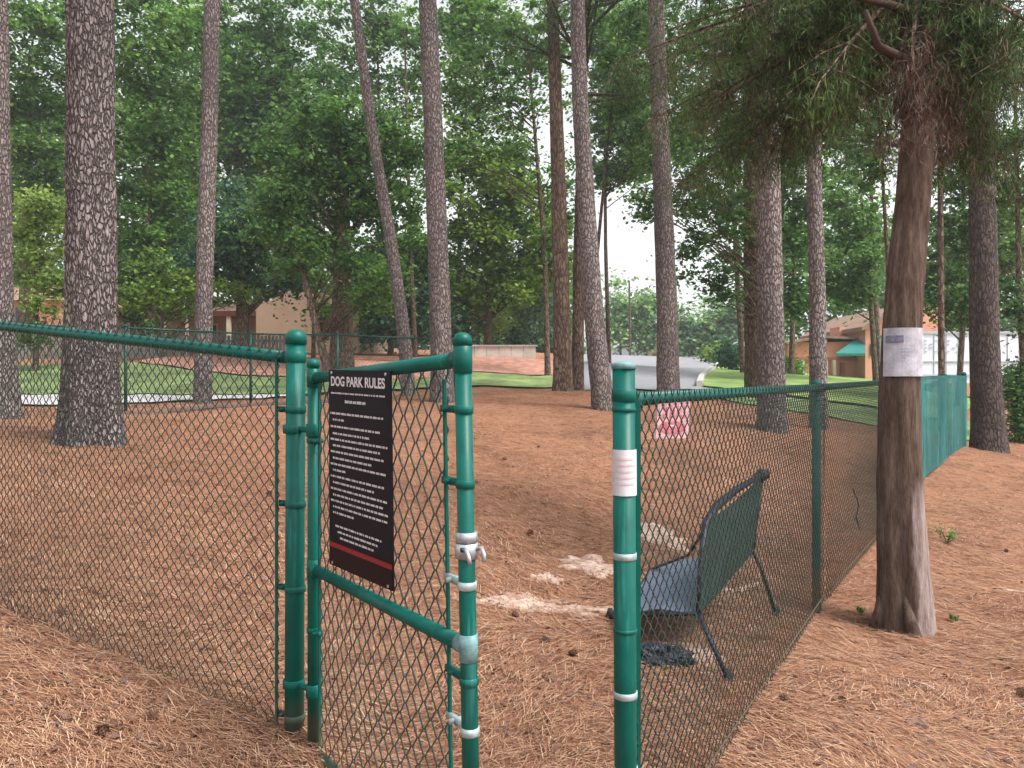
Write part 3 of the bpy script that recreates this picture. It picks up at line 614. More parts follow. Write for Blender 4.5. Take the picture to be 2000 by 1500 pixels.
# leaning cedar on the near side of the right fence
def cedar():
    Y0 = 4.06
    b = P(1765, 1222, Y0); b[2] = g1(b[0], b[1])
    o = thing('cedar_tree', b, 'leaning cedar with a stripped split base and a white paper on its trunk', 'tree')
    pts = [P(1768, 1265, Y0), P(1764, 1130, Y0), P(1757, 950, Y0), P(1757, 750, Y0), P(1768, 560, Y0 + .02), P(1783, 400, Y0 + .05), P(1795, 220, Y0 + .1), P(1800, 60, Y0 + .15), P(1806, -150, Y0 + .2), P(1815, -400, Y0 + .3)]
    rr = [v / F * Y0 / 2 for v in (102, 95, 82, 73, 65, 60, 56, 48, 38, 22)]
    q, r, j = trunk_mesh(pts, rr, 40, 1.12, 5, 0.05)
    th = np.arange(40) / 40 * 6.283
    for i in range(len(q)):   # fluted cedar stem
        j[i] += 0.06 * np.sin(th * 4 + q[i][2] * 1.3) + 0.035 * np.sin(th * 9 + q[i][2] * 2)
    mb = MB(); mb.tube(q, r, 40, True, 0, j); mb.build('trunk', M['dead'], o, True)
    # split root flare to the right with an open crack
    fl = MB()
    fl.tube([P(1790, 1090, Y0 - .05), P(1795, 1140, Y0 - .075), P(1801, 1190, Y0 - .085), P(1806, 1245, Y0 - .10)], [.006, .016, .022, .032], 12)
    fl.build('root', M['dead'], o, True)
    fl = MB(); fl.tube([P(1722, 1150, Y0 - .02), P(1716, 1195, Y0 - .03), P(1706, 1240, Y0 - .04)], [.012, .024, .036], 12); fl.build('root', M['dead'], o, True)
    fl = MB(); fl.tube([P(1768, 1160, Y0 - .10), P(1776, 1205, Y0 - .13), P(1790, 1262, Y0 - .17)], [.010, .028, .042], 12); fl.build('root', M['dead'], o, True)
    # boughs and drooping sprays
    limbs = MB(); C = []; D = []
    def bough(p0, p1, w, k, dead=False):
        p0 = np.array(p0); p1 = np.array(p1); md = (p0 + p1) / 2 + (0, 0, .10)
        ts = np.linspace(0, 1, 9)[:, None]; path = (1 - ts) ** 2 * p0 + 2 * ts * (1 - ts) * md + ts ** 2 * p1
        limbs.tube(path, np.linspace(.022, .004, 9), 6)
        for _ in range(k):
            t = R.random() ** .8; c = path[0] * (1 - t) ** 2 + 2 * t * (1 - t) * md + t * t * p1
            side = R.normal(0, w, 3) * (1, 1, .35); e = c + side - (0, 0, R.random() * .22 + .05)
            limbs.tube([c, (c + e) / 2 + (0, 0, .02), e], [.004, .0025, .001], 4)
            m = 56; tt = R.random((m, 1)) ** .7
            pp = c * (1 - tt) + e * tt + R.normal(0, .028, (m, 3)) + np.array([0, 0, -1]) * R.random((m, 1)) * .12
            (D if (dead or R.random() < .08) else C).append(pp)
    tr = P(1800, 90, Y0 + .1)
    TG = [(1300, 60, 5.6), (1220, 150, 6.0), (1350, 220, 5.4), (1440, 300, 5.2), (1430, 60, 4.9), (1500, 180, 4.8), (1560, 90, 5.6), (1520, 320, 5.8), (1600, 200, 5.0), (1640, 40, 4.4),
          (1660, 150, 4.2), (1900, 60, 4.2), (1960, 160, 4.4), (1930, 260, 4.6), (2030, 60, 4.0), (2040, 240, 4.8), (1980, 350, 5.0), (1880, 330, 4.9), (1280, -40, 5.2), (1480, -60, 4.6), (1700, -80, 4.0),
          (1920, -60, 4.0), (1380, 340, 6.2), (1260, 240, 6.4), (1400, 130, 5.8), (1560, 250, 6.2)]
    for (u, v, Y) in list(TG): TG.append((u + R.normal(0, 60), v + R.normal(0, 45), Y + R.normal(0, .3)))
    for i, (u, v, Y) in enumerate(TG):
        s0 = P(1795 + R.normal(0, 5), v * .4 - 60 - 60 * R.random(), Y0 + .12)
        bough(s0, P(u, v, Y), .17, 34)
    for (u, v, Y) in [(1720, 180, 4.2), (1860, 150, 4.1), (1850, 250, 4.3), (1730, 260, 4.3), (1780, 120, 3.85), (1800, 240, 3.9), (1830, 60, 4.0), (1740, 60, 4.2)]:
        bough(P(1792, v - 120, Y0 + .05), P(u, v, Y), .12, 15, True)
    C = np.concatenate(C); D = np.concatenate(D)
    V, FI = leaf_quads(C, .052, 0, .10, 1.0); bigmesh('crown', V, FI, M['cedar'], o)
    V, FI = leaf_quads(D, .075, 0, .05, 1.4); bigmesh('dead_twigs', V, FI, M['twig'], o)
    limbs.build('limb', M['bark_brown'], o)
    st = MB(); st.tube([P(1795, 130, Y0 + .05), P(1750, 110, Y0 - .1), P(1715, 90, Y0 - .2), P(1690, 20, Y0 - .25)], [.035, .028, .02, .012], 8)
    st.tube([P(1795, 30, Y0 + .05), P(1740, 10, Y0 - .1), P(1660, -6, Y0 - .2)], [.03, .02, .008], 8)
    st.build('limb', plain('red_brown_limb', (.06, .032, .026), .9, .3, 20), o, True)
    # white paper fixed round the trunk (a thing of its own)
    pm = MB(); n = 12; V = []; a0, a1 = rad(198), rad(330); hh = []
    cx = P(1758, 690, Y0 - .012); rr_ = 68 / F * Y0 / 2 + .017
    for k in range(n + 1):
        a = a0 + (a1 - a0) * k / n
        for zt in range(5):
            v_ = 640 + 95 * zt / 4
            z = CZ - (v_ - 750) / F * (Y0 - .1)
            V.append((cx[0] + math.cos(a) * rr_ + (690 - v_) * 2e-5, cx[1] + math.sin(a) * rr_ * .9, z))
    fs = [(k * 5 + t, (k + 1) * 5 + t, (k + 1) * 5 + t + 1, k * 5 + t + 1) for k in range(n) for t in range(4)]
    pm.add(V, fs)
    po = pm.build('paper_notice', M['paper']); tag(po, 'weathered whitish paper with a dark printed block wrapped round the cedar trunk', 'notice')
    dm = MB()
    def patch(u0, u1, v0, v1, mb):
        vs = []
        for uu in np.linspace(u0, u1, 5):
            for vv_ in (v0, v1):
                x = (uu - 1000) / F * (Y0 - .1); dx = (x - cx[0]) / (rr_ + .004); dx = max(-.98, min(.98, dx))
                vs.append((x, cx[1] - (rr_ * .9 + .004) * math.sqrt(1 - dx * dx), CZ - (vv_ - 750) / F * (Y0 - .1)))
        mb.add(vs, [(2 * k, 2 * k + 2, 2 * k + 3, 2 * k + 1) for k in range(4)])
    patch(1737, 1763, 655, 669, dm); dm.build('print', M['slate'], po)
    tm = MB()
    for r_ in range(5):
        for s_ in range(7):
            if R.random() < .7 and s_ > 0: u0 = 1736 + s_ * 6; patch(u0, u0 + 4, 678 + r_ * 6, 680.2 + r_ * 6, tm)
    tm.build('lettering', M['greyp'], po)
cedar()

# shrubs and hedge
def bush(name, label, cat, blobs, Y, tone, k=90, ls=None, stem=True):
    c0 = P(blobs[0][0], 750, Y); z = g1(c0[0], c0[1])
    o = thing(name, (c0[0], c0[1], z), label, cat)
    C = []
    for (u, v, ru, rv) in blobs:
        c = P(u, v, Y); a = ru / F * Y; b = rv / F * Y
        for _ in range(int(max(6, ru * rv / 60))):
            q = R.normal(0, 1, 3); q /= np.linalg.norm(q); cc = c + q * (a, a * .8, b) * R.random() ** .4
            C.append(cc + R.normal(0, 1, (k, 3)) * .11 * (Y / 14))
    V, FI = leaf_quads(np.concatenate(C), ls or Y * .005, .6, .7); bigmesh('foliage', V, FI, M[tone], o)
    mb = MB()
    for _ in range(7):
        e = np.concatenate(C)[R.integers(0, 500)]; s = np.array([c0[0] + R.normal(0, .05), c0[1], z - .05]); mb.tube([s, (s + e) / 2 + (.05, 0, .1), e], [.02, .015, .005], 6)
    mb.build('stem', M['bark_dark'], o)
    return o
bush('hedge', 'dense dark hedge at the right edge beyond the heavy trunk', 'hedge', [(1990, 760, 32, 60), (2040, 770, 50, 80), (1985, 830, 22, 28)], 15, 'dark')
bush('shrub', 'round green shrub at the left corner of the salmon building', 'shrub', [(1552, 718, 20, 22)], 30, 'mid')
bush('shrub', 'leafy green shrub at the end of the road strip', 'shrub', [(1412, 708, 20, 13), (1395, 698, 14, 8)], 45, 'olive')
bush('shrub', 'low shrub on the roadside lawn below the distant trees', 'shrub', [(1440, 690, 28, 18), (1425, 705, 16, 10)], 34, 'blue')
bush('shrub', 'dark shrub under the cool-green tree by the wooden slat fence', 'shrub', [(300, 655, 22, 30)], 25, 'dark')

# ------------------------------------------------------------------ chain link fencing
PITCH = 0.072
def linkmesh(S, E, zb0, zb1, h, name, parent, wire=.0021, knuckle=.035, n=3, pitch=PITCH):
    """zig-zag wires between ground points S and E (x, y); bottom heights zb0, zb1, height h (float or pair)"""
    S = np.array(S, float); E = np.array(E, float); Ln = np.linalg.norm(E - S); d = (E - S) / Ln; nr = np.array([-d[1], d[0]])
    hp = pitch / 2; nw = int(Ln / hp); rows = int(h / hp)
    Vs = []; Fs = []; off = 0
    th = np.arange(n) / n * 2 * math.pi
    k = np.arange(rows + 1)
    for i in range(nw):
        s = (i + ((k + i) % 2)) * hp
        s = np.minimum(s, Ln)
        t = s / Ln; zb = zb0 + (zb1 - zb0) * t
        z = zb + k * hp
        wob = (vn(s * 1.3, z * 1.3, 51)) * .012
        sg = np.where((k + i) % 2 == 0, 1, -1) * wire * .9 + wob
        # knuckle at the top: wire turns up and back
        pts = np.stack([S[0] + d[0] * s + nr[0] * sg, S[1] + d[1] * s + nr[1] * sg, z], 1)
        tp = pts[-1].copy(); tp[:2] += d * (-.006 if i % 2 else .006); tp[2] += .014
        pts = np.vstack([pts, tp])
        m = len(pts)
        dd = np.gradient(pts, axis=0); dd /= np.linalg.norm(dd, axis=1, keepdims=True)
        a = np.array([nr[0], nr[1], 0]); b = np.cross(dd, a)
        V = pts[:, None] + wire * (np.cos(th)[None, :, None] * a + np.sin(th)[None, :, None] * b[:, None])
        Vs.append(V.reshape(-1, 3))
        idx = off + np.arange(m - 1)[:, None] * n + np.arange(n)[None, :]
        nxt = off + np.arange(m - 1)[:, None] * n + ((np.arange(n) + 1) % n)[None, :]
        Fs.append(np.stack([idx, nxt, nxt + n, idx + n], -1).reshape(-1, 4)); off += m * n
    return bigmesh(name, np.concatenate(Vs), np.concatenate(Fs), M['wire'], parent, True)

def post_mesh(base, h, r, lean=(0, 0), n=24, cap=True, below=.25):
    mb = MB(); b = np.array(base, float); top = b + (lean[0], lean[1], h)
    mb.tube([b - (0, 0, below), top], r, n)
    return mb, top
def dome(top, r, parent, mat='green', n=24):
    mb = MB(); mb.lathe(np.array(top) - (0, 0, r * .55), [(r * 1.13, 0), (r * 1.13, r * .75), (r * 1.05, r * 1.0), (r * .85, r * 1.3), (r * .5, r * 1.5), (r * .1, r * 1.56)], n)
    return mb.build('cap', M[mat], parent, True)
def band(c, r, parent, mat='green', h=.022, lug=None, name='band', tilt=0):
    mb = MB(); c = np.array(c, float)
    mb.lathe(c - (0, 0, h / 2), [(r, 0), (r + .0018, .001), (r + .0018, h - .001), (r, h)], 24)
    if lug is not None:
        l = np.array([lug[0], lug[1], 0.0]); L_ = np.linalg.norm(l); l /= L_
        rot = np.array([[l[0], -l[1], 0], [l[1], l[0], 0], [0, 0, 1]])
        mb.box(c + l * (r + L_ / 2), (L_, .010, h * .9), rot)
        e = c + l * (r + L_ * .55); nn = np.array([-l[1], l[0], 0])
        mb.tube([e - nn * .016, e + nn * .016], .006, 8)
    return mb.build(name, M[mat], parent, True)

# --- left fence
LP = P(575, 1432, 2.39); LP[2] = g1(LP[0], LP[1]); z_lp = LP[2]
def terminal(name, label, u, vbase, vtop, Y, r, base=None, mat='green'):
    b = P(u, vbase, Y); b[2] = g1(b[0], b[1]); top = CZ - (vtop - 750) / F * Y
    o = thing(name, b, label, 'fence post')
    return o, b, top
lpost, lpb, lpt = terminal('fence_post', 'thick green gate hinge post standing left of the black rules sign', 574, 1432, 662, 2.39, .029)
r1 = .0295
mb, top = post_mesh(lpb, lpt - lpb[2], r1, (P(577, 0, 2.39)[0] - P(573, 0, 2.39)[0], 0)); mb.build('shaft', M['green'], lpost, True)
dome(top, r1, lpost)

LF0 = np.array([lpb[0] - .035, lpb[1] + .01]); LFdir = np.array([-2.09 - LF0[0], 3.14 - LF0[1]]); LFdir /= np.linalg.norm(LFdir)
Llen = 3.3; LF1 = LF0 + LFdir * Llen
lf = thing('chain_link_fence', (LF0[0], LF0[1], lpb[2]), 'green chain-link fence panel rising to the left edge from the hinge post', 'fence')
zr0 = CZ + (750 - 697) / F * 2.39; zr1 = zr0 + (1.32 - zr0) * Llen / 1.52 
zr1 = zr0 + (1.325 - 1.178) / 1.50 * Llen
zb0 = zr0 - 1.155; zb1 = zr1 - 1.155
mb = MB(); ts = np.linspace(0, 1, 12)
mb.tube([(*(LF0 + LFdir * Llen * t + np.array([0, .02])), zr0 + (zr1 - zr0) * t) for t in ts], .0195, 16); mb.build('top_rail', M['green'], lf, True)
linkmesh(LF1, LF0, zb1 - .0, zb0 - .0, 1.200, 'link_mesh', lf, .0022, pitch=.045)
mb = MB(); bx = LF0 + LFdir * .028; mb.box((bx[0], bx[1] - .004, (zb0 + zr0) / 2 + .0), (.006, .016, 1.14)); mb.build('tension_bar', M['green'], lf)
for v in (800, 985, 1150, 1400):
    c = P(574, v, 2.39); c = np.array([top[0] - (v - 660) * 4e-6, lpb[1], c[2]]); band(c, r1 + .0006, lf, 'green', .020, LFdir * .036)
band([top[0], lpb[1], zr0], r1 + .0006, lf, 'green', .034, LFdir * .05)
# far end post of this panel
pe, _, _ = terminal('fence_post', 'green line post at the outer end of the left fence panel', 0, 1180, 600, 3.14, .02)
pe.location = (LF1[0], LF1[1] + .03, zb1)
from mathutils import Matrix
pe.matrix_basis = Matrix.Translation(pe.location)
mb, tp = post_mesh((LF1[0], LF1[1] + .03, zb1), 1.19, .024); mb.build('shaft', M['green'], pe, True); dome(tp, .024, pe)

# --- gate
HX = P(612, 0, 2.33)[:2]; FXt = P(903, 0, 1.57)[:2]; FXb = P(925, 0, 1.57)[:2]
gate = thing('chain_link_gate', (HX[0], HX[1], -.02), 'open green chain-link gate swung towards the camera, carrying the black rules sign', 'gate')
gdir = (FXt - HX); glen = np.linalg.norm(gdir); gdir /= glen; gn = np.array([gdir[1], -gdir[0]])   # gn points to the camera side
if np.dot(gn, -HX) < 0: gn = -gn
rg = .0175
def gpt(t, z, off=0):     # t from hinge 0 to free 1
    zz = (z - 1.19) / 1.2
    f = FXt + (FXt - FXb) * zz
    p = HX + (f - HX) * t + gn * off
    return np.array([p[0], p[1], z])
mb = MB()
mb.tube([(HX[0], HX[1], -.03), (HX[0] + .0, HX[1], 1.150)], rg, 18); mb.build('stile', M['green'], gate, True); mb = MB(); mb.tube([gpt(1, -.02), gpt(1, 1.178)], rg * 1.0, 20)
mb.build('stile', M['green'], gate, True)
dome((HX[0], HX[1], 1.150), rg, gate); dome(gpt(1, 1.178), rg, gate)
def grail(z0, z1, r, nm='rail'):
    mb = MB(); mb.tube([gpt(0, z0), gpt(.5, (z0 + z1) / 2 - .001), gpt(1, z1)], r, 14); mb.build(nm, M['green'], gate, True)
grail(1.108, 1.140, .0165); grail(.530, .552, .0165); grail(-.015, .0, .0165)
# sleeves where the rails meet the stiles
for t, z in ((0, 1.108), (1, 1.140), (0, .530), (1, .552)):
    mb = MB(); c = gpt(t, z); mb.lathe(c - (0, 0, .028), [(rg, 0), (rg + .0022, .001), (rg + .0022, .055), (rg, .056)], 20)
    e = gpt(abs(t - .04), z); mb.tube([c, e], .0185, 14)
    mb.build('fitting', M['pale_teal'] if (t, z) == (1, .552) else M['green'], gate, True)
a = gpt(0.045, 0)[:2]; b = gpt(.90, 0)[:2]
linkmesh(b, a, .0, -.03, 1.145, 'link_mesh', gate, .0024, pitch=.062)
tb = MB(); 
for t in (.905, .05):
    c0, c1 = gpt(t, .0, -.003), gpt(t, 1.10, -.003)
    tb.tube([c0, c1], .0052, 6)
tb.build('tension_bar', M['green'], gate)
for v, mt in ((800, 'green'), (945, 'green'), (1143, 'tape'), (1427, 'tape'), (1330, 'green')):
    z = CZ - (v - 750) / F * 1.57; c = gpt(1, z); band(c, rg + .0006, gate, mt, .017, -gdir * .075)
for v in (860, 1230):
    z = CZ - (v - 750) / F * 2.33; band(gpt(0, z), rg + .0006, gate, 'green', .016, gdir * .04)
# hinges tying the gate to the post
for z in (.95, .16):
    mb = MB(); c = np.array([lpb[0], lpb[1], z]); mb.lathe(c - (0, 0, .014), [(r1 + .001, 0), (r1 + .004, .002), (r1 + .004, .026), (r1 + .001, .028)], 20)
    mb.tube([c, (HX[0], HX[1], z)], .009, 8); mb.lathe(np.array([HX[0], HX[1], z - .02]), [(rg + .003, 0), (rg + .005, .002), (rg + .005, .038), (rg + .003, .04)], 16)
    mb.build('hinge', M['green'], gate, True)
# fork latch
c = gpt(1, CZ - (1075 - 750) / F * 1.57)
mb = MB(); mb.lathe(c - (0, 0, .016), [(rg + .001, 0), (rg + .006, .001), (rg + .006, .031), (rg + .001, .032)], 20)
mb.lathe(c + (0, 0, .017), [(rg + .001, 0), (rg + .005, .001), (rg + .005, .020), (rg + .001, .021)], 20)
side = np.array([gdir[0], gdir[1], 0]); up = np.array([0, 0, 1.0]); nn = np.array([gn[0], gn[1], 0])
for s in (-1, 1):
    pts = [c + side * .016 + nn * s * .014 + (0, 0, .004), c + side * .030 + nn * s * .018 + (0, 0, .008), c + side * .040 + nn * s * .018 + (0, 0, -.004), c + side * .042 + nn * s * .016 + (0, 0, -.018)]
    mb.tube(pts, .0045, 8)
mb.tube([c - side * .015, c - side * .035 + (0, 0, .006)], .007, 8); mb.box(c - side * .028, (.014, .010, .022))
mb.build('latch', M['silver'], gate, True)
mb = MB(); b0_ = c + side * .017 + nn * .012 + (0, 0, .006); mb.tube([b0_ - nn * .012, b0_ + nn * .010], .005, 6)
mb.build('bolt', M['frame'], gate)

# --- rules sign hanging on the gate (a thing of its own)
t0, t1 = .212, .664
def gz(t, z, off): return gpt(t, z, off)
s00 = gz(t0, .585, .022); s10 = gz(t1, .600, .022); s01 = gz(t0, 1.130, .022); s11 = gz(t1, 1.120, .022)
ux = (s11 - s01); SW = np.linalg.norm(ux); ux /= SW; uz = (s00 - s01); SH = np.linalg.norm(uz); uz /= -SH
sn = np.cross(ux, uz); sn /= np.linalg.norm(sn)
if np.dot(sn, -s01) < 0: sn = -sn
def SP(fx, fy, off): return s01 + ux * SW * fx - uz * SH * fy + (s10 - s00 - (s11 - s01)) * fx * fy + sn * off
def squad(mb, x0, x1, y0, y1, off):
    mb.add([SP(x0, y0, off), SP(x1, y0, off), SP(x1, y1, off), SP(x0, y1, off)], [(0, 1, 2, 3)])
sg = thing('rules_sign', s00, 'tall black rules board with white lettering and red stripe hung on the gate', 'sign')
mb = MB(); q = [SP(0, 0, 0), SP(1, 0, 0), SP(1, 1, 0), SP(0, 1, 0), SP(0, 0, -.004), SP(1, 0, -.004), SP(1, 1, -.004), SP(0, 1, -.004)]
mb.add(q, [(0, 1, 2, 3), (7, 6, 5, 4), (0, 4, 5, 1), (1, 5, 6, 2), (2, 6, 7, 3), (3, 7, 4, 0)]); mb.build('board', M['black'], sg)
mb = MB(); squad(mb, .004, .996, .868, .997, .0006); mb.build('lower_band', M['maroon'], sg)
mb = MB(); squad(mb, .004, .996, .880, .904, .0010); mb.build('red_stripe', M['red'], sg)
def text_mesh(txt, parent, x0, y0, w_, h_, mat, name='lettering', bold=.02):
    cu = bpy.data.curves.new('t', 'FONT'); cu.body = txt; cu.size = 1; cu.offset = bold
    to = bpy.data.objects.new('t', cu); COL.objects.link(to); bpy.context.view_layer.update()
    dg = bpy.context.evaluated_depsgraph_get(); me = bpy.data.meshes.new_from_object(to.evaluated_get(dg))
    bpy.data.objects.remove(to); bpy.data.curves.remove(cu)
    n = len(me.vertices); co = np.zeros(n * 3); me.vertices.foreach_get('co', co); co = co.reshape(-1, 3)
    mn, mxx = co.min(0), co.max(0); fx = x0 + (co[:, 0] - mn[0]) / (mxx[0] - mn[0]) * w_; fy = y0 + (mxx[1] - co[:, 1]) / (mxx[1] - mn[1]) * h_
    pos = np.array([SP(a_, b_, .0012) for a_, b_ in zip(fx, fy)]); me.vertices.foreach_set('co', pos.ravel()); me.update()
    me.materials.clear(); me.materials.append(mat); me.name = name
    o = bpy.data.objects.new(name, me); COL.objects.link(o); o.parent = parent; o.matrix_parent_inverse = parent.matrix_basis.inverted()
    return o
text_mesh('DOG PARK RULES', sg, .05, .032, .88, .050, M['ink'], 'title_lettering', .03)
mb = MB()
def words_line(y, x0, x1, h=.0105):
    x = x0
    while x < x1 - .02:
        wd = .012 + R.random() * .075; wd = min(wd, x1 - x)
        k = max(1, int(wd / .012))
        for j in range(k):      # broken letter-like marks
            a_ = x + j * wd / k; hh = h * (0.75 + .35 * R.random())
            squad(mb, a_, a_ + wd / k * .84, y - hh / 2, y + h / 2, .0012)
        x += wd + .012
words_line(.117, .05, .93, .008); words_line(.157, .30, .64, .014)
for y, a_, b_ in [(.22, .03, .90), (.252, .08, .28), (.287, .04, .86), (.322, .08, .70), (.352, .04, .96), (.383, .08, .86), (.415, .04, .90), (.447, .08, .72), (.478, .04, .95), (.508, .08, .32),
                  (.54, .04, .90), (.571, .08, .76), (.603, .04, .94), (.634, .08, .88), (.664, .04, .95), (.694, .08, .94), (.724, .08, .44),
                  (.790, .12, .88), (.818, .16, .80), (.846, .20, .74)]: words_line(y, a_, b_)
mb.build('body_lettering', M['ink'], sg)
# small zip-tie screws at the corners
mb = MB()
for fx, fy in ((.06, .015), (.94, .015), (.06, .985), (.94, .985)):
    p = SP(fx, fy, .0); mb.tube([p - sn * .01, p + sn * .003], .004, 8)
mb.build('screw', M['silver'], sg)

# --- right gate post
YR = 1.83
rb = P(1224, 1750, YR); rb[2] = g1(rb[0], rb[1]); rtz = CZ - (716 - 750) / F * YR
rp = thing('fence_post', rb, 'thick green latch post with white sticker and pale bands right of the opening', 'fence post')
r2 = .0268
mb, rtop = post_mesh(rb, rtz - rb[2], r2, (P(1218, 0, YR)[0] - rb[0], 0), 28); mb.build('shaft', M['green'], rp, True)
dm = MB(); dm.lathe(rtop - (0, 0, .006), [(r2 * 1.1, 0), (r2 * 1.1, .012), (r2 * .95, .015), (r2 * .5, .018), (r2 * .1, .019)], 28); dm.build('cap', M['pale_teal'], rp, True)  # cap paler than the shaft: sky reflection put into its colour
def rax(v):
    z = CZ - (v - 750) / F * YR; f = (z - rb[2]) / (rtop[2] - rb[2]); return np.array([rb[0] + (rtop[0] - rb[0]) * f, rb[1], z])
RF0 = np.array([rax(800)[0] + .03, YR + .01]); RP1 = np.array([1.71, 4.2])
rdir = RP1 - RF0; rdir /= np.linalg.norm(rdir)
for v in (1085, 1355, 1502):
    m2 = MB(); m2.lathe(rax(v) - (0, 0, .008), [(r2 + .0004, 0), (r2 + .0018, .001), (r2 + .0018, .015), (r2 + .0004, .016)], 28); m2.build('band', M['tape'], rp, True)
def wrap(parent, v0, v1, rr_, mat, a0, a1, name, n=14):
    m2 = MB(); Vv = []
    for k in range(n + 1):
        a = a0 + (a1 - a0) * k / n
        for v in (v0, v1):
            c_ = rax(v); Vv.append((c_[0] + math.cos(a) * rr_, c_[1] + math.sin(a) * rr_, c_[2]))
    m2.add(Vv, [(2 * k, 2 * k + 2, 2 * k + 3, 2 * k + 1) for k in range(n)])
    return m2
st = wrap(rp, 877, 966, r2 + .0025, None, rad(150), rad(400), 'x').build('sticker', M['label'], None, True)
tag(st, 'white sticker with faint pink lines wrapped round the latch post', 'sticker')
for k, v in enumerate((893, 905, 917, 929, 941)):
    wrap(None, v, v + 3.5, r2 + .0034, None, rad(215), rad(215 + 95 + 20 * (k % 2)), 'x').build('printed_line', M['pinkink'], st)

# --- right fence running away along the opening's right side
RFP = [(RF0[0], RF0[1]), (1.71, 4.2), (3.3, 6.6), (4.83, 9.0), (6.1, 10.75), (7.4, 12.5)]
ZT = [CZ - (766 - 750) / F * YR, CZ - (750 - 750) / F * 4.2, 1.13, CZ + 14 / F * 9.0, 1.215, CZ + 16 / F * 12.5]
rf = thing('chain_link_fence', (RF0[0], RF0[1], rb[2]), 'long green chain-link fence receding from the latch post behind the cedar', 'fence')
hs = 1.20
for i in range(len(RFP) - 1):
    S, E = np.array(RFP[i]), np.array(RFP[i + 1])
    linkmesh(S, E, ZT[i] - hs + .012, ZT[i + 1] - hs + .012, hs, 'link_mesh', rf, .0022, pitch=.050)
    m2 = MB(); o_ = np.array([.022 if i else .0, .0])
    m2.tube([(S[0] - .02, S[1] + .012, ZT[i] - .018), (E[0] - .02, E[1] + .012, ZT[i + 1] - .018)], .0185, 14); m2.build('top_rail', M['green'], rf, True)
m2 = MB(); bx = RF0 + rdir * .012; m2.box((bx[0], bx[1], ZT[0] - hs / 2), (.014, .006, 1.16)); m2.build('tension_bar', M['green'], rf)
for v in (800, 1230): band(rax(v), r2 + .0003, rf, 'green', .010, rdir * .03)
band(rax(772), r2 + .0008, rf, 'green', .03, rdir * .04)
for i, lb in ((1, 'green line post of the right fence between the camp chair and the cedar'), (2, 'green line post of the right fence hidden behind the cedar trunk'),
              (3, 'green line post of the right fence just right of the cedar trunk'), (4, 'green line post next to last on the right fence'), (5, 'dark green end post where the right fence stops by the heavy trunk')):
    x, y = RFP[i]; x -= .045; z = g1(x, y); rr_ = .0235 if i < 5 else .034
    o = thing('fence_post', (x, y, z), lb, 'fence post')
    m2, tp = post_mesh((x, y, z), ZT[i] - z + (.0 if i < 5 else .03), rr_); m2.build('shaft', M['green'], o, True); dome(tp, rr_, o)
    m2 = MB(); m2.lathe((x, y, ZT[i] - .03), [(rr_ + .001, 0), (rr_ + .006, .004), (rr_ + .006, .02), (rr_ + .001, .024)], 16); m2.build('band', M['green'], o, True)
for i in (2, 3, 4):  # added sheets standing in for dense grazing mesh, no real cloth here
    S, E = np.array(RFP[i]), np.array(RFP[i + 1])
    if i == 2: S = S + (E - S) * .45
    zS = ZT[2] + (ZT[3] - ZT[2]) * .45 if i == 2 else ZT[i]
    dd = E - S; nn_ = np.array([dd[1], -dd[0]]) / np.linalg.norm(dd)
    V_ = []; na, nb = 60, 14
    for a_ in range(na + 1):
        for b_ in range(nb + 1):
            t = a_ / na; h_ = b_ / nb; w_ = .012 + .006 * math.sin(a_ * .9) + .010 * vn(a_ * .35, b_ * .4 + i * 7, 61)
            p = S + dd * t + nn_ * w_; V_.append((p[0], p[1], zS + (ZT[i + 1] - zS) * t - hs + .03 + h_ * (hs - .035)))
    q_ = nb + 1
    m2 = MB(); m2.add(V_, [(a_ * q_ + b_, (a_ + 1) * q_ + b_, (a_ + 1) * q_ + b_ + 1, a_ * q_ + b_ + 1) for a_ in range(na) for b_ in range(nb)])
    m2.build('added_sheen_sheet', M['mesh_sheen'], rf, True)
# bottom tension wire
m2 = MB()
for i in range(len(RFP) - 1): m2.tube([(*RFP[i], ZT[i] - hs + .05), (*RFP[i + 1], ZT[i + 1] - hs + .05)], .003, 5)
m2.build('tension_wire', M['wire'], rf)

# small red and white sign behind the mesh
def fpt(u, v, off=.02):
    k = (u - 1000) / F; S = np.array(RFP[0]); d_ = np.array(RFP[1]) - S
    t = (k * S[1] - S[0]) / (d_[0] - k * d_[1]); p = S + d_ * t
    nrm = np.array([-d_[1], d_[0]]); nrm /= np.linalg.norm(nrm)
    z = CZ - (v - 750) / F * p[1]
    q_ = p + nrm * off
    return np.array([q_[0], q_[1], z])
rs_ = thing('small_sign', fpt(1320, 857), 'small faded white and red sign tied behind the mesh near the top rail', 'sign')
c4 = [(1296, 778), (1358, 779), (1353, 856), (1291, 857)]
m2 = MB(); f4 = [fpt(u, v, .014) for u, v in c4]; b4 = [fpt(u, v, .018) for u, v in c4]
m2.add(f4 + b4, [(0, 1, 2, 3), (7, 6, 5, 4), (0, 4, 5, 1), (1, 5, 6, 2), (2, 6, 7, 3), (3, 7, 4, 0)]); m2.build('plate', M['pinkpaper'], rs_)
m2 = MB()
def rq(u0, u1, v0, v1, off=.0125): m2.add([fpt(u0, v0, off), fpt(u1, v0, off), fpt(u1, v1, off), fpt(u0, v1, off)], [(0, 1, 2, 3)])
for k, u in enumerate((1305, 1311, 1318, 1324, 1331, 1338, 1345)):
    rq(u, u + 3.0, 790 + (k * 5) % 9, 802 + (k * 7) % 8); rq(u - 1, u + 2.2, 807 + (k * 3) % 6, 817 + (k * 5) % 5)
m2.build('lettering', M['redink'], rs_)
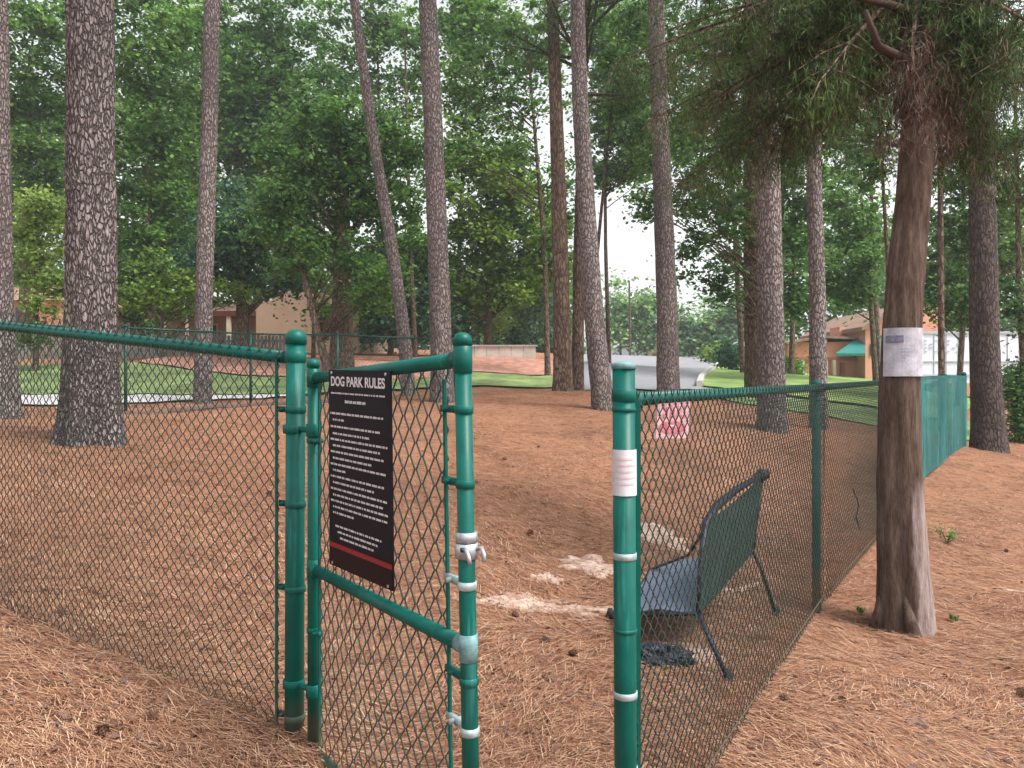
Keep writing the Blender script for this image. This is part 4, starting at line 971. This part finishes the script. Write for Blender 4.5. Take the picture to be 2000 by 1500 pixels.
m2 = MB(); ring = [fpt(1322 + 26 * math.cos(a), 835 + 13 * math.sin(a), .0125) for a in np.linspace(0, 6.283, 21)[:-1]]; m2.add(ring, [tuple(range(20))]); m2.build('red_emblem', M['redink'], rs_)
m2 = MB(); rq(1316, 1330, 830, 834, .0115); m2.build('white_mark', M['ink'], rs_)

# twig caught in the mesh
m2 = MB(); m2.tube([fpt(1660, 955, -.02), fpt(1668, 985, -.03), fpt(1666, 1010, -.02), fpt(1673, 1035, -.02)], [.004, .006, .005, .003], 6)
m2.tube([fpt(1667, 1000, -.02), fpt(1655, 1018, -.04), fpt(1648, 1022, -.05)], [.004, .003, .002], 5)
tag(m2.build('dead_twig', M['frame']), 'dark crooked twig stuck in the fence mesh left of the cedar', 'twig')

# --- far fence
FP = [(-9.5, 7.7), (-5.2, 10.3), (-4.25, 12.4), (-3.0, 13.1), (-1.2, 14.4)]
FP = [(-8.6, 8.2), (P(241, 0, 10.3)[0], 10.3), (P(486, 0, 12.4)[0], 12.4), (P(656, 0, 13.6)[0], 13.6), (P(885, 0, 14.6)[0], 14.6)]
FT = [None, CZ + 110 / F * 10.3, CZ + 98 / F * 12.4, CZ + 96 / F * 13.6, CZ + 86 / F * 14.6]
FT[0] = FT[1] - .05
ff = thing('chain_link_fence', (FP[1][0], FP[1][1], g1(*FP[1])), 'thin green chain-link fence along the far left side of the dog park', 'fence')
for i in range(len(FP) - 1):
    zb = [FT[i] - 1.2, FT[i + 1] - 1.2]
    linkmesh(FP[i], FP[i + 1], zb[0], zb[1], 1.2, 'link_mesh', ff, wire=.0022)
    m2 = MB(); m2.tube([(*FP[i], FT[i]), (*FP[i + 1], FT[i + 1])], .015, 10); m2.build('top_rail', M['green_dark'], ff, True)
for i, lb in enumerate(('outermost green post of the far fence', 'green post of the far fence just right of the thick pine', 'green post of the far fence left of the gate hinge post',
                        'green post of the far fence seen right of the gate hinge post', 'last green post of the far fence behind the dark pine')):
    x, y = FP[i]; x += .03; z = g1(x, y); o = thing('fence_post', (x, y, z), lb, 'fence post')
    m2, tp = post_mesh((x, y, z), FT[i] - z + .02, .022); m2.build('shaft', M['green_dark'], o, True); dome(tp, .022, o, 'green_dark')
# timber edging under it
for i in range(1, 3):
    m2 = MB(); S, E = FP[i], FP[i + 1]
    for t in np.linspace(0, 1, 9)[:-1]:
        a_ = np.array(S) + (np.array(E) - S) * t; b_ = np.array(S) + (np.array(E) - S) * (t + .125)
        m2.tube([(a_[0], a_[1] - .12, g1(*a_) + .01), (b_[0], b_[1] - .12, g1(*b_) + .01)], .045, 8)
    tag(m2.build('edging_log', M['timber']), 'dark edging log under the far fence, ' + ('right of the thick pine' if i == 1 else 'left of the gate hinge post'), 'log')

# ------------------------------------------------------------------ camp chair
def chair():
    A_ = P(1363, 1198, 3.15); B_ = P(1215, 1202, 3.40); C_ = P(1272, 1112, 4.05); F_ = P(1470, 1074, 3.90)
    H_ = P(1378, 1022, 3.32); G_ = P(1490, 926, 4.0)
    o = thing('camp_chair', ((A_[0] + C_[0]) / 2, (A_[1] + C_[1]) / 2, g1((A_[0] + C_[0]) / 2, (A_[1] + C_[1]) / 2)), 'low folding camp chair with grey-blue seat and dark green back behind the right fence', 'chair')
    def cloth(c, name, mat, sag, n=12):
        V = []; nrm = np.cross(c[1] - c[0], c[3] - c[0]); nrm /= np.linalg.norm(nrm)
        for i in range(n + 1):
            for j in range(n + 1):
                s, t = i / n, j / n
                p = c[0] * (1 - s) * (1 - t) + c[1] * s * (1 - t) + c[2] * s * t + c[3] * (1 - s) * t
                k = 4 * sag * s * (1 - s) * (.5 + .5 * 4 * t * (1 - t)) + vn(s * 4 + 3, t * 4, 8) * .012
                V.append(p + nrm * k)
        V2 = [v - nrm * .004 for v in V]; m2 = MB(); q = n + 1
        fs = [(i * q + j, (i + 1) * q + j, (i + 1) * q + j + 1, i * q + j + 1) for i in range(n) for j in range(n)]
        m2.add(V, fs); m2.add(V2, [f[::-1] for f in fs]); return m2.build(name, mat, o, True)
    cloth([A_, B_, C_, F_], 'seat', M['seat'], -.03)
    cloth([A_ + (.003, 0, 0), F_, G_, H_], 'backrest', M['back'], .03)
    def tb(name, pts, r=.009, rs=None): m2 = MB(); m2.tube(pts, rs if rs is not None else r, 10); return m2.build(name, M['frame'], o, True)
    def gr(u, v, Y): p = P(u, v, Y); p[2] = g1(p[0], p[1]) + .008; return p
    tb('frame', [B_, A_]); tb('frame', [B_, C_]); tb('frame', [C_, F_])
    tb('frame', [A_, P(1368, 1100, 3.2), H_, P(1398, 990, 3.45), P(1440, 955, 3.75), G_], rs=[.009, .010, .016, .020, .017, .014])
    tb('frame', [A_, F_]); tb('frame', [F_, G_])
    tb('headrest', [G_ - (.03, 0, .03), G_ + (.0, 0, .0), G_ + (.03, 0, .0)], rs=[.03, .034, .022])
    tb('armrest', [C_, P(1345, 1084, 3.6), H_ - (0, 0, .02)], .007)
    tb('leg', [A_, gr(1422, 1340, 3.02)]); tb('leg', [F_, P(1485, 1110, 3.95), gr(1515, 1165, 4.0)]); tb('leg', [B_, gr(1192, 1212, 3.62)]); tb('leg', [B_, gr(1262, 1295, 3.15)])
    for g_ in (gr(1422, 1340, 3.02), gr(1515, 1165, 4.0), gr(1192, 1212, 3.62), gr(1262, 1295, 3.15)):
        m2 = MB(); m2.lathe(g_ - (0, 0, .012), [(.018, 0), (.022, .01), (.016, .035), (.011, .05)], 12); m2.build('foot', M['rubber'], o, True)
chair()

# ------------------------------------------------------------------ small things on the ground
def on(u, v):
    """ground point under a photo pixel"""
    lo, hi = .6, 40.
    Y = lo
    for Y in np.geomspace(.8, 40, 1200):
        x = (u - 1000) / F * Y; z = CZ - (v - 750) / F * Y
        if z <= g1(x, Y): return np.array([x, Y, g1(x, Y)])
    return np.array([x, Y, z])
def root_like(name, pts, r, mat, label, cat, n=8, flat=.5):
    q = [on(*p) for p in pts]; L_ = []
    for a_, b_ in zip(q[:-1], q[1:]):
        for t in np.linspace(0, 1, 6)[:-1]: L_.append(a_ + (b_ - a_) * t)
    L_.append(q[-1]); L_ = np.array(L_); m = len(L_)
    L_[1:-1] += R.normal(0, .25, (m - 2, 3)) * r * (1, .6, .15)
    rr_ = r * (0.55 + .45 * np.sin(np.linspace(.15, 3.0, m))) * (1 + R.normal(0, .12, m)); L_[:, 2] -= r * .25
    m2 = MB(); m2.tube(L_, rr_, n, True, 0, 1 + R.normal(0, .10, (m, n)))
    return tag(m2.build(name, mat, None, True), label, cat)
root_like('exposed_root', [(1092, 1108), (1130, 1105), (1165, 1112), (1196, 1106)], .022, M['sand'], 'pale exposed root patch on the straw, upper one left of the latch post', 'root')
root_like('exposed_root', [(940, 1172), (985, 1168), (1040, 1180), (1100, 1190), (1150, 1194), (1192, 1188)], .020, M['sand'], 'long pale exposed root crossing the opening between gate and latch post', 'root')
root_like('exposed_root', [(1050, 1132), (1075, 1128), (1100, 1134)], .016, M['sand'], 'short pale root between two longer exposed roots in the opening', 'root')
root_like('exposed_root', [(1258, 1272), (1310, 1258), (1370, 1268), (1410, 1290)], .018, M['sand'], 'pale root lying under the camp chair', 'root')
root_like('exposed_root', [(1400, 1150), (1440, 1156), (1480, 1140)], .02, M['sand'], 'pale root behind the camp chair near its back leg', 'root')
root_like('stick', [(1752, 1322), (1782, 1330), (1815, 1342), (1832, 1352)], .008, M['stick'], 'bleached stick on the straw below the cedar', 'stick')
root_like('stick', [(1958, 1152), (1985, 1154), (2010, 1158)], .008, M['stick'], 'pale stick at the right edge of the slope', 'stick')
root_like('bark_slab', [(1768, 1418), (1790, 1410), (1826, 1428)], .026, M['chip'], 'curled grey-brown bark slab on the straw at the lower right', 'bark')
root_like('bark_slab', [(1748, 1340), (1775, 1338), (1800, 1346)], .02, M['chip'], 'dark bark piece beside the bleached stick below the cedar', 'bark')
root_like('bark_slab', [(1190, 1205), (1215, 1200)], .02, M['chip'], 'small bark lump against the latch post', 'bark')
def sand_patch(label, u0, u1, v, hv, seed):
    # low irregular patch of bare pale sand, following the ground
    a_, b_, c_ = on(u0, v), on(u1, v), on((u0 + u1) / 2, v - hv); d_ = on((u0 + u1) / 2, v + hv)
    cen = (a_ + b_) / 2; ax = np.linalg.norm((b_ - a_)[:2]) / 2; ay = abs(c_[1] - d_[1]) / 2
    V = []; nr_, na = 9, 48
    for i_ in range(nr_ + 1):
        for k_ in range(na):
            an = k_ / na * 2 * math.pi; w_ = 1 + .9 * float(vn(math.cos(an) * 2.2 + seed, math.sin(an) * 2.2, seed)) + .5 * float(vn(math.cos(an) * 6, math.sin(an) * 6 + seed, seed + 1))
            f_ = i_ / nr_ * w_; x, y = cen[0] + math.cos(an) * ax * f_, cen[1] + math.sin(an) * ay * f_
            V.append((x, y, g1(x, y) + .004 * (1 - (i_ / nr_) ** 2) + .006 + float(vn(x * 22, y * 22, 4)) * .022 - (.03 if i_ == nr_ else 0)))
    m2 = MB(); m2.add(V, [(i_ * na + k_, i_ * na + (k_ + 1) % na, (i_ + 1) * na + (k_ + 1) % na, (i_ + 1) * na + k_) for i_ in range(nr_) for k_ in range(na)])
    tag(m2.build('sand_patch', M['sand'], None, True), label, kind='structure')
sand_patch('pale bare sand patch, upper one left of the latch post', 1090, 1200, 1106, 17, 3)
sand_patch('long pale sand strip across the opening', 935, 1195, 1186, 17, 5)
sand_patch('small pale sand patch between the two longer ones', 1040, 1100, 1130, 9, 8)
sand_patch('pale sand patch under the camp chair', 1265, 1400, 1272, 20, 11)
sand_patch('pale sand patch behind the latch post and chair seat', 1250, 1340, 1050, 20, 14)
def cone_mesh():
    m2 = MB(); m2.tube([(0, 0, 0), (.012, 0, 0), (.03, 0, 0), (.05, 0, 0), (.062, 0, 0)], [.006, .014, .018, .012, .003], 8)
    for k in range(46):
        t = k / 46; a = k * 2.4; r = .020 * math.sin(.35 + t * 2.5); x = .004 + t * .056
        c = np.array([x, math.cos(a) * r, math.sin(a) * r]); e = c * (1, 1.55, 1.55) + (.006, 0, 0); s = np.cross([1, 0, 0], [0, math.cos(a), math.sin(a)]) * .0055
        m2.add([c - s, c + s, e + s * .6, e - s * .6, c - (.004, 0, 0)], [(0, 1, 2, 3), (4, 1, 0), (4, 0, 3), (4, 3, 2), (4, 2, 1)])
    return m2
cone0 = cone_mesh().build('pine_cone', M['cone'])
spots = [(1652, 1372), (1542, 1372), (1010, 1210), (1030, 1048), (1985, 1362), (125, 1207), (205, 1430), (310, 1412), (520, 968), (1075, 1255), (1110, 1282), (1055, 875), (985, 900), (1960, 1080)]
for i, (u, v) in enumerate(spots):
    o = cone0 if i == 0 else cone0.copy()
    if i: COL.objects.link(o)
    p = on(u, v); o.location = (p[0], p[1], p[2] + .014); s = .5 + R.random() * .3
    o.scale = (s, s, s); o.rotation_euler = (R.random() * 6, R.normal(0, .2), R.random() * 6.28)
    tag(o, 'small dark brown pine cone lying on the pine straw', 'pine cone', 'pine cones scattered on the straw')
# bark crumbs (uncountable)
n = 9000; Yc = 1.2 * (14 / 1.2) ** R.random(n); Xc = (R.random(n) * 2 - 1) * (Yc * .72 + .4); zc = G(Xc, Yc) + .006
V, FI = leaf_quads(np.stack([Xc, Yc, zc + .006], 1), .026, 3, .6); tag(bigmesh('bark_litter', V, FI, M['chip']), 'bark crumbs strewn on the straw', kind='stuff')
cb_ = on(1285, 1290); m2 = MB()
nA, nB = 40, 22; Vb = []
for i_ in range(nB + 1):
    ph_ = i_ / nB * math.pi
    for k_ in range(nA):
        a_ = k_ / nA * 2 * math.pi; d_ = np.array([math.cos(a_) * math.sin(ph_), math.sin(a_) * math.sin(ph_), math.cos(ph_)])
        w_ = 1 + 1.1 * float(vn(d_[0] * 2.3 + 5, d_[1] * 2.3 + d_[2] * 1.7, 41)) + .9 * abs(float(vn(d_[0] * 6 + d_[2] * 4, d_[1] * 6, 43)))
        Vb.append(cb_ + d_ * (.095, .055, .042) * w_ + (0, 0, .012))
m2.add(Vb, [(i_ * nA + k_, i_ * nA + (k_ + 1) % nA, (i_ + 1) * nA + (k_ + 1) % nA, (i_ + 1) * nA + k_) for i_ in range(nB) for k_ in range(nA)])
tag(m2.build('crumpled_cloth', M['frame']), 'dark crumpled cloth on the ground beside the latch post under the chair', 'cloth')
# little sprigs
def sprig(label, u, v, h, tone, k=26, name='seedling'):
    p = on(u, v); o = thing(name, p, label, 'plant'); m2 = MB(); C = []
    for _ in range(6):
        e = p + np.array([R.normal(0, h * .35), R.normal(0, h * .3), h * (.5 + .5 * R.random())]); m2.tube([p, (p + e) / 2 + R.normal(0, .01, 3), e], [.003, .002, .001], 5)
        C.append(p + (e - p) * (0.35 + .65 * R.random((k, 1))) + R.normal(0, h * .07, (k, 3)))
    m2.build('stem', M['timber'], o); V, FI = leaf_quads(np.concatenate(C), .022, .5, .5); bigmesh('foliage', V, FI, M[tone], o)
sprig('dark little seedling on the slope right of the cedar', 1850, 1062, .16, 'dark')
sprig('yellowish weed at the foot of the cedar, right side', 1862, 1215, .05, 'olive', 12)
sprig('tiny weed on the straw left of the cedar foot', 1680, 1200, .04, 'olive', 8)

# ------------------------------------------------------------------ background buildings, walls
def quadwall(mb, pts, thick=.25):
    f = np.array(pts); b = f + np.array([0, thick, 0]); n = len(f)
    mb.add(np.concatenate([f, b]), [tuple(range(n)), tuple(range(2 * n - 1, n - 1, -1))] + [(i, i + n, (i + 1) % n + n, (i + 1) % n) for i in range(n)])
# tan house
Yh = 30; th_ = thing('tan_house', P(560, 690, Yh), 'tan house with a brown hipped roof and porch behind the trees on the left', 'house')
def bx(mb, u0, u1, v0, v1, Y, d, Yd=None): # front face at depth Y
    x0, x1 = P(u0, 0, Y)[0], P(u1, 0, Y)[0]; z0, z1 = P(0, v1, Y)[2], P(0, v0, Y)[2]
    mb.box(((x0 + x1) / 2, Y + d / 2, (z0 + z1) / 2), (abs(x1 - x0), d, z1 - z0))
m2 = MB(); bx(m2, 225, 705, 618, 712, Yh, 7); m2.build('wall', M['tan'], th_)
m2 = MB(); a_ = P(205, 618, Yh - .6); b_ = P(720, 618, Yh - .6); zt = P(0, 572, Yh)[2]
m2.add([a_, b_, (b_[0], Yh + 8, b_[2]), (a_[0], Yh + 8, a_[2]), (a_[0] + 2.6, Yh + 3.6, zt), (b_[0] - 2.0, Yh + 3.6, zt)], [(0, 1, 5, 4), (2, 3, 4, 5), (1, 2, 5), (3, 0, 4), (3, 2, 1, 0)])
m2.build('roof', M['tanroof'], th_)
m2 = MB(); quadwall(m2, [P(500, 690, Yh - 1.5), P(700, 690, Yh - 1.5), P(700, 600, Yh - 1.5), P(590, 556, Yh - 1.5), P(500, 600, Yh - 1.5)], 1.3); m2.build('gable_wall', M['tan'], th_)
m2 = MB(); bx(m2, 222, 500, 607, 617, Yh - .75, .15); m2.build('fascia', M['rust'], th_)
for u0 in (318, 362, 442, 446): 
    m2 = MB(); bx(m2, u0, u0 + 4, 617, 700, Yh - .7, .12); m2.build('porch_post', M['cream'], th_)
for (u0, u1) in ((250, 290), (390, 425)):
    m2 = MB(); bx(m2, u0, u1, 632, 668, Yh - .06, .05); fr = m2.build('window', M['cream'], th_); m2 = MB(); bx(m2, u0 + 3, u1 - 3, 635, 665, Yh - .09, .025); m2.build('pane', M['glass'], fr)
hh = thing('pink_house', P(30, 640, 42), 'pinkish house glimpsed behind the yellow-green tree at the left edge', 'house')
m2 = MB(); bx(m2, -120, 130, 585, 700, 42, 6); m2.build('wall', M['pink2'], hh)
m2 = MB(); a_ = P(-140, 586, 41.5); b_ = P(150, 586, 41.5); m2.add([a_, b_, (b_[0], 49, b_[2]), (a_[0], 49, a_[2]), (a_[0] + 2, 45, a_[2] + 1.2), (b_[0] - 2, 45, a_[2] + 1.2)], [(0, 1, 5, 4), (2, 3, 4, 5), (1, 2, 5), (3, 0, 4), (3, 2, 1, 0)]); m2.build('roof', M['tanroof'], hh)
m2 = MB(); bx(m2, 30, 60, 600, 640, 41.9, .05); m2.build('window', M['glass'], hh)
# grey slat fence
sf = thing('slat_fence', P(180, 712, 24), 'grey weathered vertical slat fence above the left lawn', 'fence')
m2 = MB(); u = -60
while u < 560:
    hgt = 655 + R.normal(0, 1.0); bx(m2, u, u + 5.2, hgt, 716 - max(0, (u - 250)) * .03, 24, .03); u += 7.2
m2.build('slats', M['slat'], sf)
m2 = MB(); bx(m2, -60, 560, 664, 668, 24.04, .05); bx(m2, -60, 560, 700, 704, 24.04, .05); m2.build('rail', M['timber'], sf)
# pale low wall
m2 = MB(); x0, x1 = P(855, 0, 28)[0], P(1048, 0, 28)[0]
u = 855
while u < 1046:
    uu = min(u + 24, 1048); bx(m2, u, uu - .8, 676 + R.normal(0, .6), 702, 28, .3); u = uu
wl = m2.build('low_wall', M['stone']); tag(wl, 'pale low stone wall on the bank beyond the opening', 'wall')
m2 = MB(); bx(m2, 853, 1050, 673.5, 676.5, 27.95, .4); m2.build('coping', M['kerb'], wl)
# salmon building
Yb = 38; sb = thing('salmon_building', P(1660, 742, Yb), 'salmon stucco building with a teal awning behind the right fence', 'building')
m2 = MB(); bx(m2, 1538, 1692, 668, 745, Yb, 8); m2.build('wall', M['pink'], sb)
m2 = MB(); quadwall(m2, [P(1690, 746, Yb - 1), P(1840, 746, Yb - 1), P(1840, 600, Yb - 1), P(1765, 600, Yb - 1), P(1690, 640, Yb - 1)], 7); m2.build('gable_wall', M['pink2'], sb)
m2 = MB(); quadwall(m2, [P(1684, 646, Yb - 1.3), P(1766, 602, Yb - 1.3), P(1766, 594, Yb - 1.3), P(1684, 638, Yb - 1.3)], 8); m2.build('roof', M['tanroof'], sb)
m2 = MB(); quadwall(m2, [P(1536, 672, Yb - .3), P(1612, 660, Yb - .3), P(1692, 664, Yb - .3), P(1692, 660, Yb - .3), P(1612, 655, Yb - .3), P(1536, 668, Yb - .3)], 8.5); m2.build('roof', M['tanroof'], sb)
m2 = MB(); bx(m2, 1640, 1658, 638, 662, Yb + 1, 1.2); m2.build('chimney', M['pink2'], sb)
m2 = MB(); bx(m2, 1538, 1690, 698, 703, Yb - .15, .15); m2.build('band', M['terra'], sb)
m2 = MB(); f_ = [P(1632, 690, Yb - 2.0), P(1690, 690, Yb - 2.0), P(1690, 660, Yb - .2), P(1668, 664, Yb - .2)]; m2.add(f_ + [f_[0] - (0, 0, .12), f_[1] - (0, 0, .12), P(1690, 690, Yb - .2), P(1650, 690, Yb - .2)], [(0, 1, 2, 3), (4, 5, 1, 0), (5, 6, 2, 1), (7, 4, 0, 3), (6, 5, 4, 7)])
m2.build('awning', M['awn'], sb)
m2 = MB(); bx(m2, 1642, 1650, 708, 742, Yb - .08, .06); m2.build('door', M['terra'], sb)
m2 = MB(); bx(m2, 1670, 1684, 692, 704, Yb - .08, .06); m2.build('window', M['glass'], sb)
for u0 in (1566, 1612, 1628):
    m2 = MB(); bx(m2, u0, u0 + 5, 703, 744, Yb - .5, .25); m2.build('column', M['cream'], sb)
m2 = MB()
for u0 in (1700, 1722): bx(m2, u0, u0 + 12, 672, 694, Yb - 1.06, .06)
m2.build('window', M['glass'], sb)
# white trailer
Yt = 27; wt_ = thing('white_trailer', P(1890, 760, Yt), 'long white box trailer parked beyond the end of the right fence', 'trailer')
m2 = MB(); bx(m2, 1782, 2030, 651, 748, Yt, 2.4); m2.build('body', M['white'], wt_)
m2 = MB(); bx(m2, 1780, 2032, 647, 651.5, Yt - .05, 2.5); m2.build('roof_edge', M['greyp'], wt_)
m2 = MB(); bx(m2, 1782, 2030, 705, 707, Yt - .04, .04); bx(m2, 1782, 2030, 731, 734, Yt - .04, .04); m2.build('side_rail', M['greyp'], wt_)
m2 = MB()
for u0 in range(1800, 2030, 24): bx(m2, u0, u0 + 1.4, 652, 748, Yt - .025, .025)
m2.build('seam', M['greyp'], wt_)
m2 = MB()
for k in range(9):
    for r_ in range(4):
        if R.random() < .6: bx(m2, 1806 + k * 9, 1806 + k * 9 + 3 + 4 * R.random(), 664 + r_ * 7, 666.5 + r_ * 7, Yt - .03, .012)
m2.build('faded_lettering', M['greyp'], wt_)
for u0 in (1830, 1985):
    m2 = MB(); c = P(u0, 765, Yt); m2.tube([(c[0], Yt - .02, c[2]), (c[0], Yt + .25, c[2])], .38, 20); wh = m2.build('wheel', M['rubber'], wt_, True)
    m2 = MB(); m2.tube([(c[0], Yt - .04, c[2]), (c[0], Yt - .0, c[2])], .2, 14); m2.build('rim', M['silver'], wh)
# utility pole
m2 = MB(); a_ = P(1231, 705, 62); b_ = P(1229, 548, 62); a_[2] -= 1; m2.tube([a_, b_], [.11, .07], 10)
tag(m2.build('utility_pole', M['bark_brown']), 'thin dark utility pole among the pale distant trees', 'pole')
# cars
def car(label, u, Y, yaw, mat, van=False):
    x, y = XY(u, Y); z = g1(x, y) + .07
    o = thing('parked_car', (x, y, z), label, 'car', 'cars parked down the road')
    c, s = math.cos(yaw), math.sin(yaw); Rz = np.array([[c, -s, 0], [s, c, 0], [0, 0, 1]])
    prof = [(-2.2, .35), (-2.2, .85), (-2.0, 1.0), (-1.55, 1.05), (-1.1, 1.45), (.5, 1.48), (1.15, 1.02), (2.05, .88), (2.2, .65), (2.2, .35)] if not van else \
           [(-2.4, .4), (-2.4, 1.9), (-2.3, 2.0), (1.0, 2.0), (1.6, 1.2), (2.3, 1.05), (2.4, .8), (2.4, .4)]
    def ext(pr, w_, m_, nm, par, yo=0):
        n = len(pr); A1 = np.array([(p[0], -w_ + yo, p[1]) for p in pr]); B1 = np.array([(p[0], w_ + yo, p[1]) for p in pr])
        mm = MB(); mm.add((np.concatenate([A1, B1]) @ Rz.T) + (x, y, z), [tuple(range(n))[::-1], tuple(range(n, 2 * n))] + [(i, (i + 1) % n, (i + 1) % n + n, i + n) for i in range(n)]); return mm.build(nm, m_, par)
    ext(prof, .86, mat, 'body', o)
    gl = [(-1.35, 1.1), (-1.02, 1.38), (.42, 1.41), (.9, 1.08)] if not van else [(.3, 1.25), (.3, 1.8), (1.0, 1.8), (1.42, 1.25)]
    ext(gl, .875, M['glass'], 'window', o)
    for wx in (-1.35, 1.35):
        for sy in (-1, 1):
            mm = MB(); p0 = Rz @ np.array([wx, sy * .70, .32]) + (x, y, z); p1 = Rz @ np.array([wx, sy * .89, .32]) + (x, y, z); mm.tube([p0, p1], .33, 16); wh = mm.build('wheel', M['rubber'], o, True)
            mm = MB(); p2 = Rz @ np.array([wx, sy * .90, .32]) + (x, y, z); mm.tube([p1, p2], .19, 12); mm.build('rim', M['silver'], wh)
car('white van parked at the road edge beyond the roadside lawn', 1404, 105, .5, M['carw'], True)
car('dark car parked on the road just right of the trunk above the small red sign', 1356, 92, .2, M['card'])
car('silver car parked on the road above the top of the latch post', 1222, 85, .1, M['cars'])
car('maroon car parked left of the trunk above the small red sign', 1262, 88, .1, M['carr'])

# ------------------------------------------------------------------ humid air between the camera and the far trees
def haze():
    mb = MB(); mb.box((0, 120, 14), (420, 400, 60)); hm = bpy.data.materials.new('haze'); hm.use_nodes = True; t = hm.node_tree; t.nodes.clear()
    o = t.nodes.new('ShaderNodeOutputMaterial'); v = t.nodes.new('ShaderNodeVolumePrincipled')
    v.inputs['Color'].default_value = (0.86, 0.93, 0.95, 1); v.inputs['Density'].default_value = 0.0014; v.inputs['Anisotropy'].default_value = 0.2
    t.links.new(v.outputs[0], o.inputs['Volume']); tag(mb.build('haze', hm), kind='stuff')
haze()
